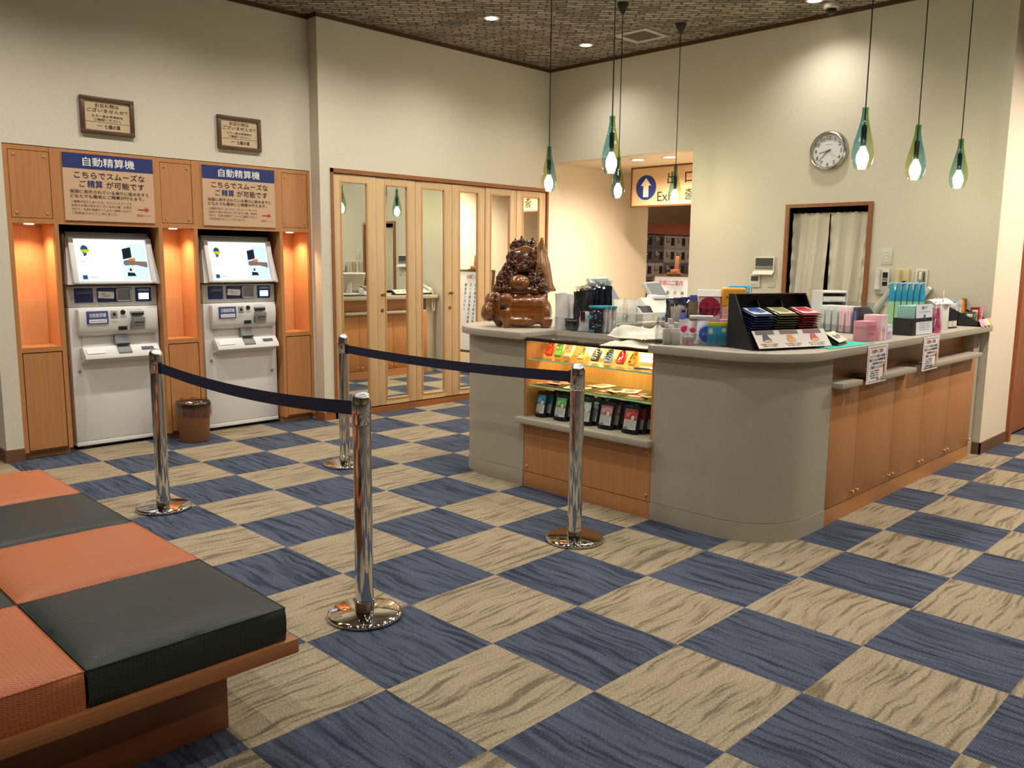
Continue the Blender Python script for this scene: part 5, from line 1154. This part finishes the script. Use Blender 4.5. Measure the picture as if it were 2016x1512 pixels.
    # black holder with pale teal cards
    t = T('card_holder', 'black box holder with a white leaflet on its side', 'holder', (4.075, -.19, Z0), R_(-4)); w, d = .29, .12
    m = MB(); m.box(-w/2, w/2, -d/2, d/2, 0, .004); m.box(-w/2, -w/2+.004, -d/2, d/2, .004, .108); m.box(w/2-.004, w/2, -d/2, d/2, .004, .108); m.box(-w/2, w/2, -d/2, -d/2+.004, .004, .108); m.box(-w/2, w/2, d/2-.004, d/2, .004, .108); t.part('holder', m, P('#221c1b', .5))
    m = MB().at(frame((.03, -d/2-.004, 0), (1, 0, 0), (0, .06, 1))); m.box(-.12, .12, .003, .195, -.001, .001); m.at(None); lf = t.part('leaflet', m, P('#d6dce4', .5), label='white leaflet')
    m = MB()
    Ff = frame((.03, -d/2-.0055, 0), (1, 0, 0), (0, .06, 1)); text(m, '肌ケア', Ff @ Matrix.Translation((0, .172, .0012)), .022, .075, bold=.04); text(m, 'フェイスマスク', Ff @ Matrix.Translation((0, .146, .0012)), .014, .16)
    for k in range(4): text(m, '一枚ずつお使いいただけます', Ff @ Matrix.Translation((0, .075-.014*k, .0012)), .009, .17-.03*(k % 2))
    m.at(Ff); m.box(-.012, .012, .098, .128, .001, .0016); m.at(None); t.part('leaflet_print', m, P('#4a5468', .6), lf, smooth=False)
    for i in range(16):
        t2 = solo('teal_card', MB().box(-.13, .13, -.0026, .0026, 0, .182-.0015*(i % 3), .0008), P('#9cc3bb' if i % 2 else '#84aca6', .5), 'pale teal card, number %d from the front, in the black holder' % (i+1), 'card', (4.075, -.19-.048+.0062*i, Z0+.0042), R_(-4), 'pale teal cards in the black holder')
    # tissue box and pink bag
    t = T('tissue_box', 'open white box behind the teal cards', 'box', (4.56, -.175, Z0), R_(-20)); t.part('carton', MB().box(-.07, .07, -.04, .04, 0, .175, .003), P('#dedcd4', .5)); m = MB(); m.grid(lambda u, v: (-.08+.16*u, -.05+.10*v+.01*math.sin(u*5), .176+.03*math.sin(v*2.4)+.012*u), 8, 8); t.part('open_flap', m, PAPER)
    t = T('pink_bag', 'clear bag of pink toiletries with a round cornered tag', 'bag', (4.33, -.245, Z0), R_(-75)); 
    t.part('contents', bag(MB(), .10, .055, .16, 0, .25, seed=90), P('#cf6d93', .35, noise=.45, nscale=38)); t.part('wrapper', bag(MB(), .115, .072, .205, 0, .55, seed=90), clear('#f5e6ec', .14, .12)); t.part('dark_print', MB().box(-.034, -.028, -.03, .02, .085, .115, .002), P('#4a3350', .5)); t.part('pale_spot', MB().lathe([(0, .0), (.02, .0), (.02, .004), (0, .004)], (-.031, -.03, .10), 18, 'X'), P('#f1cfe0', .5)); t.part('knot', MB().lathe([(.004, .195), (.014, .20), (.006, .21), (.026, .23), (.03, .24)], n=12), clear('#f8eef0', .2, .15))
    t = T('price_tag', 'pink lettered tag with rounded corners above the pink bag', 'tag', (4.44, -.245, Z0), R_(-75)); m = MB(); m.box(-.002, .002, -.045, .045, .20, .275, .0018); m.box(-.002, .002, -.006, .006, .004, .20); m.box(-.02, .02, -.03, .03, 0, .004); t.part('card', m, P('#efd0c4', .5)); m = MB(); text(m, 'お風呂', FX(-.0026, 0, .252), .022, .07, bold=.03); text(m, 'セット', FX(-.0026, 0, .224), .018, .05, bold=.03); t.part('lettering', m, P('#b8423a', .6), smooth=False)
    # black sweets tray at the wall end
    rz = R_(-90); O = (5.24, -.165, Z0); t = T('sweets_tray', 'black stepped tray of snacks at the wall end of the counter', 'tray', O, rz)
    m = MB(); w0, w1 = -.10, .15
    for y in (w0, w1-.004): m.prism([(-.13, 0), (.11, 0), (.11, .035), (-.115, .145), (-.13, .145)], y, y+.004, 'xz')
    m.box(-.13, -.126, w0, w1, 0, .145); m.box(.106, .11, w0, w1, 0, .035); m.box(-.13, .11, w0, w1, 0, .004); m.box(-.03, -.026, w0, w1, .004, .09); t.part('tray', m, P('#121012', .45))
    strip = t.part('tag_strip', MB().grid(lambda u, v: (.113+.008*math.sin(u*20)+.022*(1-v), w0-.01+(w1-w0+.02)*u, .003+.05*v), 40, 4), P('#e0a9b4', .5), label='scalloped pink price strip')
    for k, cc in enumerate(('#b9c58c', '#e7b1bd', '#c6cf96', '#e5a23a')): t.part('price_patch', MB().grid(lambda u, v: (.1145+.008*math.sin((.08+.24*k+.13*u)*20)+.022*(1-v), w0-.01+(w1-w0+.02)*(.08+.24*k+.13*u), .006+.045*v), 6, 3), P(cc, .5), strip, label='coloured price patch')
    c, s_ = math.cos(rz), math.sin(rz); G = 'snacks in the black stepped tray'
    def snack(k, lx, ly, h, w, cc, label, red=False):
        t = T('snack_packet', label, 'snack', (O[0]+c*lx-s_*ly, O[1]+s_*lx+c*ly, Z0+.0045), R_(20), G); t.part('packet', bag(MB(), w, .020, h, .12, .3, seed=300+k), P(cc, .3, noise=.3, nscale=45)); t.part('print', MB().box(h*.07-.0115, h*.07-.006, -w*.3, w*.3, h*.62, h*.85, .002), P('#c2392f' if red else '#efe6d6', .4))
    for k, (cc, nmx) in enumerate((('#b8bcc0', 'leftmost grey'), ('#a9adb3', 'second grey'), ('#c9c9d2', 'red cornered grey'), ('#d9982a', 'yellow'), ('#c9701e', 'orange'), ('#6d5f42', 'olive brown'))): snack(k, -.075, -.075+.040*k, .185-.006*(k == 3), .06, cc, nmx+' snack packet in the rear row of the black tray', k == 2)
    for k, (cc, nmx) in enumerate((('#55604a', 'dark green'), ('#66705a', 'mid green'), ('#8a9468', 'light green'), ('#8e2b28', 'dark red'), ('#c4606e', 'rose pink'), ('#d99aa0', 'pale pink'))): snack(10+k, .04, -.075+.040*k, .098+.03*(k > 2), .06, cc, nmx+' snack packet in the front row of the black tray')
    t = T('small_price_stand', 'pair of small framed price cards before the black tray', 'price card', (4.84, -.19, Z0), R_(-4)); m = MB(); m.box(-.075, .075, -.003, .003, .006, .056); m.box(-.06, .06, -.015, .015, 0, .006); t.part('frame', m, P('#17171a', .4)); m = MB(); m.box(-.070, -.003, -.0042, -.0028, .010, .051); m.box(.003, .070, -.0042, -.0028, .010, .051); t.part('cards', m, P('#c9c5ba', .5))
    # telephone at the end of the left wing, seen in the mirrors
    t = T('telephone', 'black and white desk telephone whose coiled cord hangs over the counter edge', 'telephone', (5.27, 2.17, Z0), R_(180)); t.part('base', MB().prism([(-.10, 0), (.11, 0), (.11, .085), (-.10, .022)], -.10, .13, 'yz', .006), P('#1b1d20', .4)); t.part('face', MB().prism([(-.098, .023), (.108, .0865), (.107, .093), (-.099, .031)], -.10, .13, 'yz', .003), P('#dcd8c8', .4), label='cream top plate')
    m = MB(); m.tube([(-.075, -.10, .05), (-.075, -.05, .075), (-.075, .05, .105), (-.075, .11, .118)], [.022, .016, .016, .024], 12); t.part('handset', m, P('#e0dccd', .35)); pts = [(-.075-.018*math.sin(k*.10), -.105-.03*math.sin(min(1, k/10)*1.57), .045-.25*math.sin(k/60*math.pi)) for k in range(61)]
    m = MB(); coil = []
    for k in range(241):
        u = k/240*60; i = min(59, int(u)); a = Vector(pts[i]).lerp(Vector(pts[i+1]), u-i); ph = k*1.1; coil.append(a+Vector((.006*math.cos(ph), .006*math.sin(ph), 0)))
    m.tube(coil, .0022, 5); t.part('coiled_cord', m, P('#e0dccd', .4))
wing_goods()

# ------------------------------------------------------------------ wall behind the counter
def wall_things():
    # clock
    cy, cz, R0 = 1.056, 2.372, .165
    t = T('wall_clock', 'round silver wall clock showing about twenty to nine', 'clock', (XW, cy, cz))
    t.part('rim', MB().lathe([(R0*.80, -.030), (R0*.86, -.046), (R0*.93, -.044), (R0, -.022), (R0, 0), (R0*.80, 0), (R0*.80, -.030)], n=56, axis='X', cap=False), STEEL, ang=60)
    t.part('dial', MB().lathe([(0, -.022), (R0*.83, -.022), (R0*.83, -.018)], n=48, axis='X'), P('#dcd9d6', .5))
    m = MB()
    for h in range(1, 13):
        a = R_(90-30*h); text(m, str(h), FX(-.0228, -math.cos(a)*R0*.655, math.sin(a)*R0*.655), .046, bold=.01)
    for k in range(60):
        a = R_(6*k); m.at(FX(-.0226, -math.cos(a)*R0*.79, math.sin(a)*R0*.79)); m.box(-.0009, .0009, -.0012, .0012, 0, .0004); m.at(None)
    text(m, 'QUARTZ', FX(-.0228, 0, .052), .012); t.part('numerals', m, INKBLK, smooth=False)
    def hand(deg, L, w, x, nm):
        m = MB(); F_ = FX(x, 0, 0) @ Matrix.Rotation(R_(-deg), 4, 'Z'); m.at(F_); m.prism([(-w, -.025), (w, -.025), (w*.6, L), (-w*.6, L)], 0, .001); m.at(None); t.part(nm, m, BLACK)
    hand(259, .080, .0036, -.0245, 'hour_hand'); hand(226, .115, .0028, -.0265, 'minute_hand'); hand(127, .10, .0007, -.028, 'second_hand')
    # switch plate
    t = T('switch_plate', 'ivory switch plate right of the curtained doorway', 'switch', (XW, .52, 1.435)); t.part('plate', MB().box(-.008, 0, -.044, .044, 0, .135, .003), P('#d0ccba', .4)); m = MB()
    for k in range(4): m.box(-.0115, -.006, -.012, .012, .022+.024*k, .040+.024*k, .0015)
    t.part('rocker', m, P('#dedac8', .4))
    # wall handsets and panels
    t = T('intercom_handset', 'white wall intercom with a black buttoned panel, below the switch plate', 'intercom', (XW, .535, 1.20)); t.part('base', MB().box(-.03, 0, -.055, .055, 0, .205, .006), P('#d2d0c4', .4)); t.part('handset', MB().tube([(-.045, .028, .200), (-.052, .028, .15), (-.05, .028, .08), (-.045, .028, .04)], [.026, .018, .018, .026], 12), P('#dad8cc', .35)); m = MB(); m.box(-.0315, -.029, -.045, -.005, .13, .175); m.box(-.0315, -.029, -.045, -.005, .065, .10)
    for k in range(2):
        for q in range(3): m.box(-.0315, -.029, -.044+.014*q, -.034+.014*q, .108+.010*k, .115+.010*k)
    t.part('buttons', m, BLACK)
    t = T('intercom_handset', 'cream wall telephone in the middle of the three wall units', 'telephone', (XW, .38, 1.21)); t.part('base', MB().box(-.032, 0, -.053, .053, 0, .195, .008), P('#d6c592', .4)); t.part('handset', MB().tube([(-.05, .024, .185), (-.058, .024, .13), (-.055, .024, .07), (-.05, .024, .03)], [.026, .020, .020, .026], 12), P('#d9caa0', .35)); t.part('window', MB().box(-.0335, -.03, -.040, -.006, .06, .10), P('#3a2520', .4)); t.part('cord', MB().tube([(-.05, .024, .02), (-.04, .02, -.08), (-.03, .0, -.15), (-.02, -.02, .0)], .003, 6), P('#5c4a30', .5))
    t = T('intercom_handset', 'white framed wall panel with a hanging cord, rightmost of the three wall units', 'intercom', (XW, .235, 1.20)); t.part('base', MB().box(-.022, 0, -.045, .045, 0, .205, .004), P('#d6d2c0', .4)); t.part('inset', MB().box(-.0235, -.021, -.032, .030, .01, .19), P('#a39c88', .5)); m = MB(); m.box(-.034, -.022, -.006, .016, .12, .185, .004); t.part('lever', m, P('#e0dccc', .4)); t.part('cord', MB().tube([(-.026, -.02, .18), (-.028, -.022, .10), (-.028, -.018, .0), (-.024, -.02, -.06)], .0045, 6), P('#3c2e22', .5))
    t = T('control_panel', 'ivory wall control panel with a dark display and an open flap', 'control panel', (XW, 1.585, 1.335)); t.part('case', MB().box(-.022, 0, -.10, .10, .02, .16, .005), P('#d4cfbb', .4)); m = MB(); m.box(-.0235, -.02, -.085, .085, .075, .148); t.part('display', m, P('#4a4c46', .3)); m = MB(); m.box(-.0245, -.02, -.085, .085, .048, .070); m.box(-.0255, -.022, -.05, -.03, .052, .066); m.box(-.0255, -.022, .03, .05, .052, .066); t.part('button_row', m, P('#7b7c72', .4)); t.part('flap', MB().prism([(-.022, .03), (-.06, .0), (-.062, .003), (-.022, .036)], -.10, .10, 'xz'), P('#e6e2d4', .4))
    t = T('control_panel', 'small ivory thermostat with a dark square display left of the larger panel', 'thermostat', (XW, 1.675, 1.222)); t.part('case', MB().box(-.018, 0, -.055, .055, 0, .115, .005), P('#d8d4c4', .4)); t.part('display', MB().box(-.0195, -.016, -.035, .035, .055, .098), P('#4b4d4a', .3)); t.part('buttons', MB().box(-.0205, -.016, -.03, .03, .02, .032, .002), P('#c2beb0', .4))
    solo('blank_plate', MB().box(-.007, 0, -.035, .035, 0, .115, .003), P('#cbc6b2', .45), 'blank ivory cover plate below the larger control panel', 'wall plate', (XW, 1.515, 1.222))
    # split curtain
    t = T('split_curtain', 'cream linen curtain split down the middle, hung in the wooden doorway', 'curtain', (XW+.06, 1.03, 1.0))
    t.part('rod', MB().cyl((0, .34, .862), (0, -.337, .862), .005), P('#c9bea2', .9))
    lin_ = P('#d8cfb8', .9, noise=.05, nscale=200)
    for k, (a, b) in enumerate(((.345, .012), (.006, -.322))):
        def f(u, v):
            y = a+(b-a)*u; z = .868-.86*v
            fold = .026*math.sin(u*16+1.2*k+v*1.1)*(.35+.65*v)+.010*math.sin(u*31+2+v*2.5)*v+.006*math.sin(u*57+v*8)*(v > .0)*v
            edge = .010*math.sin(v*38+k)*(max(0, 1-8*u)+max(0, 8*u-7))
            pinch = .016*(1 if k == 0 else -1)*(u if k == 0 else 1-u)**3*max(0, v-.22)*1.1
            return (fold+edge-.01*v, y+pinch+edge*.4, z+.004*math.sin(u*40)*(v < .02))
        t.part('cloth', MB().grid(f, 70, 60), lin_, label=('left' if k == 0 else 'right')+' half of the cloth')
wall_things()

# ------------------------------------------------------------------ pendants and ceiling fittings
def pendants():
    G = 'teal and green glass pendants over the counter'
    glass = pendant_glass(); cordm = P('#1b140e', .7)
    spots = [(2.43, 1.01, 'foremost pendant, hanging alone over the display case', -.785), (3.19, 2.20, 'leftmost pendant, in front of the exit hall corner', 2.36), (4.05, 2.21, 'pendant over the left wing hanging just behind the foremost one', -.785), (4.86, 2.20, 'pendant in front of the exit sign', -.6), (3.12, -.19, 'largest looking pendant on the right, beside the wall clock', -.785), (3.91, -.19, 'middle pendant of the right row', 2.36), (4.71, -.19, 'rightmost pendant, nearest the wall end', -.4)]
    t = T('pendant_lamp', spots[0][2], 'pendant lamp', (spots[0][0], spots[0][1], 1.960), spots[0][3], G)
    prof = [(.038, 0), (.046, .015), (.055, .045), (.058, .075), (.056, .105), (.048, .145), (.038, .185), (.028, .225), (.020, .262), (.0165, .295), (.0165, .326)]
    t.part('glass_shade', MB().shell(prof, n=40), glass, ang=80)
    t.part('socket', MB().lathe([(0, .118), (.013, .118), (.0145, .125), (.0145, .222), (.011, .232), (.004, .236), (0, .236)], n=18), P('#2a2a2a', .35, metal=.3))
    t.part('bulb', MB().lathe([(0, .006), (.012, .010), (.026, .025), (.032, .048), (.030, .074), (.020, .098), (.012, .112), (.012, .119)], n=24), E('#fff4e2', 120), ang=80)
    t.part('cord', MB().cyl((0, 0, .234), (0, 0, CEIL-1.960-.05), .0036, n=8), cordm)
    t.part('ceiling_cup', MB().lathe([(.009, CEIL-1.960-.085), (.028, CEIL-1.960-.055), (.047, CEIL-1.960-.012), (.047, CEIL-1.960-.001), (0, CEIL-1.960-.001)], n=24), P('#2a231c', .5))
    for x, y, l, rz in spots[1:]: dup(t.e, (x, y, 1.960), rz, l)
pendants()
def ceiling_things():
    G = 'round recessed downlights'
    def dl(x, y, z, label, s=26, r=.062, g=G):
        t = T('downlight', label, 'downlight', (x, y, z), 0, g); t.part('trim_ring', MB().lathe([(r*.80, -.002), (r*.86, -.007), (r*1.12, -.006), (r*1.15, -.001), (r*.8, -.001), (r*.80, -.002)], n=36, cap=False), P('#d8d2c4', .4)); t.part('lens', MB().lathe([(r*.81, -.003), (r*.6, -.006), (0, -.008)], n=28), E('#fff3dc', s)); return t
    t = dl(3.62, 3.28, CEIL, 'left of the two bright ceiling downlights near the mirrored doors')
    dup(t.e, (4.86, 3.27, CEIL), label='bright ceiling downlight near the corner above the exit hall')
    dup(t.e, (5.0, 1.06, CEIL), label='downlight at the top edge of the picture above the wall clock')
    dl(5.77, 3.29, SOF, 'left of the two downlights in the exit hall soffit', 20, .075, 'exit hall downlights'); dl(5.78, 2.90, SOF, 'right of the two downlights in the exit hall soffit', 20, .075, 'exit hall downlights')
    for n_, (x, y) in enumerate(DOWN):
        if (x, y) in ((3.62, 3.28), (4.86, 3.28), (4.86, 1.06)) or y < -1.2 and x > 3: continue
        dup(t.e, (x, y, CEIL), label='ceiling downlight outside the picture', group='ceiling downlights outside the picture')
    t = T('air_vent', 'square pale framed air vent in the dark ceiling', 'air vent', (4.93, 2.675, CEIL)); m = MB(); w = .185
    m.box(-w, w, -w, -w+.05, -.012, -.001, .002); m.box(-w, w, w-.05, w, -.012, -.001, .002); m.box(-w, -w+.05, -w+.05, w-.05, -.012, -.001, .002); m.box(w-.05, w, -w+.05, w-.05, -.012, -.001, .002); t.part('frame', m, P('#bdb3a2', .5)); m = MB()
    for k in range(12): m.box(-w+.05, w-.05, -w+.055+.0225*k, -w+.063+.0225*k, -.010, -.004)
    t.part('grille', m, P('#7d7466', .6)); t.part('backing', MB().box(-w+.05, w-.05, -w+.05, w-.05, -.004, -.001), P('#3c362e', .8))
    t = T('dome_camera', 'white dome camera under the ceiling beside the wall', 'camera', (5.17, 1.0, CEIL)); t.part('housing', MB().lathe([(0, -.001), (.06, -.001), (.06, -.035), (.045, -.045), (0, -.045)], n=28), P('#c9c4ba', .4)); t.part('dome', MB().lathe([(.042, -.044), (.040, -.062), (.030, -.078), (.014, -.086), (0, -.087)], n=24), P('#151515', .1))
ceiling_things()

# ------------------------------------------------------------------ exit hall
def hall():
    X = 6.376; y0, y1, z0, z1 = 3.825, 2.76, 2.052, 2.4995
    t = T('exit_sign', 'wooden framed exit sign with a white arrow in a blue disc', 'sign', (X, 3.1, z0), world=True)
    t.part('board', MB().box(X, X+.03, y1, y0, z0+.01, z1), P('#d6b58a', .6)); m = MB(); m.box(X-.008, X+.034, y1, y0, z1-.018, z1); m.box(X-.008, X+.034, y1, y0, z0, z0+.018); m.box(X-.008, X+.034, y0-.016, y0, z0+.018, z1-.018); m.box(X-.008, X+.034, y1, y1+.016, z0+.018, z1-.018); t.part('frame', m, wood('#7a4d28', '#64391a', 'Y'))
    dc = (3.613, 2.268); m = MB(); m.lathe([(0, -.004), (.137, -.004), (.137, .001)], (X, dc[0], dc[1]), 44, 'X'); d = t.part('blue_disc', m, P('#22347f', .5), label='blue disc')
    m = MB().at(FX(X-.0045, dc[0], dc[1])); m.prism([(-.036, -.105), (.036, -.105), (.036, .02), (.072, .02), (0, .105), (-.072, .02), (-.036, .02)], 0, .001); m.at(None); t.part('arrow', m, P('#efe4d2', .5), d, label='white arrow')
    m = MB(); x = X-.001; text(m, '出', FX(x, 3.27, 2.355), .14, bold=.04); text(m, '口', FX(x, 3.045, 2.355), .14, bold=.04); text(m, 'Exit', FX(x, 3.345, 2.165), .15, .22, bold=.02); text(m, '출', FX(x, 3.045, 2.170), .13, bold=.04); text(m, '구', FX(x, 2.90, 2.170), .13, bold=.04); t.part('lettering', m, P('#3a241a', .7), smooth=False)
    # easel with whiteboard
    o = (5.66, 2.79, 0); t = T('easel_board', 'whiteboard on a wooden easel with a red title in the exit hall', 'easel', o, 0)
    tilt = R_(7); B = frame((0, 0, .30), (0, -1, 0), (math.sin(tilt), 0, math.cos(tilt))); H = 1.02; w = .272
    m = MB().at(B)
    m.prism([(-w-.005, 0), (-w+.018, 0), (-w+.018+.012, H), (-w+.008, H)], -.03, .004) ; m.prism([(w-.018, 0), (w+.005, 0), (w-.008, H), (w-.030, H)], -.03, .004); m.box(-w+.008, w-.008, H-.022, H+.004, -.03, .006); m.box(-w-.02, w+.02, -.03, .0, -.03, .03); m.at(None); t.part('frame', m, wood('#6b4a2c', '#57391f', 'Z'))
    m = MB().at(B); m.prism([(-w+.018, 0), (w-.018, 0), (w-.03, H-.02), (-w+.03, H-.02)], -.012, 0); m.at(None); t.part('whiteboard', m, P('#dfe2e4', .18))
    m = MB(); text(m, 'お客様にご案内', B @ Matrix.Translation((-.062, H-.09, .0008)), .056, .345, bold=.02); t.part('title_lettering', m, P('#c22f38', .7), label='red title', smooth=False)
    m = MB()
    for c_, s in enumerate(('通行手形をお願い致します', '館内着のまま御持ち帰りの', '方へ三階衣裳室の係員に', '御返却ください')):
        for r, ch in enumerate(s): text(m, ch, B @ Matrix.Translation((-.15+.088*c_ if True else 0, H-.19-.052*r, .0008)), .040, bold=.015)
    t.part('lettering', m, P('#2b2d33', .7), smooth=False)
    m = MB().at(B); m.box(-.022, .022, H-.02, H+.19, -.035, -.012, .006); m.box(-.045, .045, H-.005, H+.05, -.03, .022, .008); m.box(-.085, .085, H+.0, H+.014, -.03, .02, .003); m.at(None); t.part('top_clamp', m, wood('#8f5a38', '#764528', 'Z'))
    m = MB()
    for s_ in (-1, 1): m.tube([(-.02, s_*.27, 0), (.03, s_*.23, .33), (.14, s_*.06, 1.30)], .014, 8)
    m.tube([(.42, 0, 0), (.155, 0, 1.30)], .013, 8); t.part('leg', m, wood('#8a5a34', '#744724', 'Z'))
    # shoe lockers
    Y = 5.25; G = 'grey shoe lockers in the passage'; wl, hl = .292, .212; rows = ['bottom visible row', 'middle row', 'top row']
    t = T('locker_cornice', 'reddish wooden beam above the shoe lockers', 'beam', (9.6, Y-.03, 1.845)); t.part('beam', MB().box(-1.45, 1.6, 0, .45, 0, .165), wood('#96523c', '#7c3d2a', 'X'))
    t = T('locker_plinth', 'dark plinth under the shoe lockers', 'plinth', (9.6, Y, 0)); t.part('base', MB().box(-1.45, 1.6, .02, .45, 0, .985), P('#4f4b45', .6))
    first = None; sh = ['#6b6b6e', '#a39c8e', '#9a9386', '#85807a', '#8f887c']
    for r in range(4):
        for c in range(6):
            x = 8.262+wl*c; z = 1.845-hl*(r+1); dark = (c < 3) != (r == 2)
            lab = 'shoe locker, %s column in %s counted from the wooden beam' % (['first', 'second', 'third', 'fourth', 'fifth', 'sixth', 'seventh', 'eighth'][c], ['the first row', 'the second row', 'the third row', 'the fourth row'][r])
            if first is None or True:
                key = 'd' if dark else 'l'
                t = T('shoe_locker', lab, 'locker', (x+wl/2, Y, z), 0, G)
                if key not in LK:
                    LK[key] = [('body', MB().box(-wl/2+.002, wl/2-.002, 0, .44, .001, hl-.002, .003), P('#4c4b4b' if dark else '#857e74', .45)), ('window', MB().box(.035, .125, -.003, .0, .05, .165, .002), P('#1c1714', .3)), ('lock', MB().box(-.085, -.035, -.02, 0, .10, .17, .006), P('#7f7a72', .4)), ('key_tag', MB().box(-.05, -.01, -.035, -.018, .118, .135, .004), P('#d8b97a', .3, metal=.6))]
                    LK[key] = [t.part(n_, mb, mt) for n_, mb, mt in LK[key]]
                else:
                    for p in LK[key]:
                        q = p.copy(); COL.objects.link(q); q.parent = t.e
LK = {}
hall()
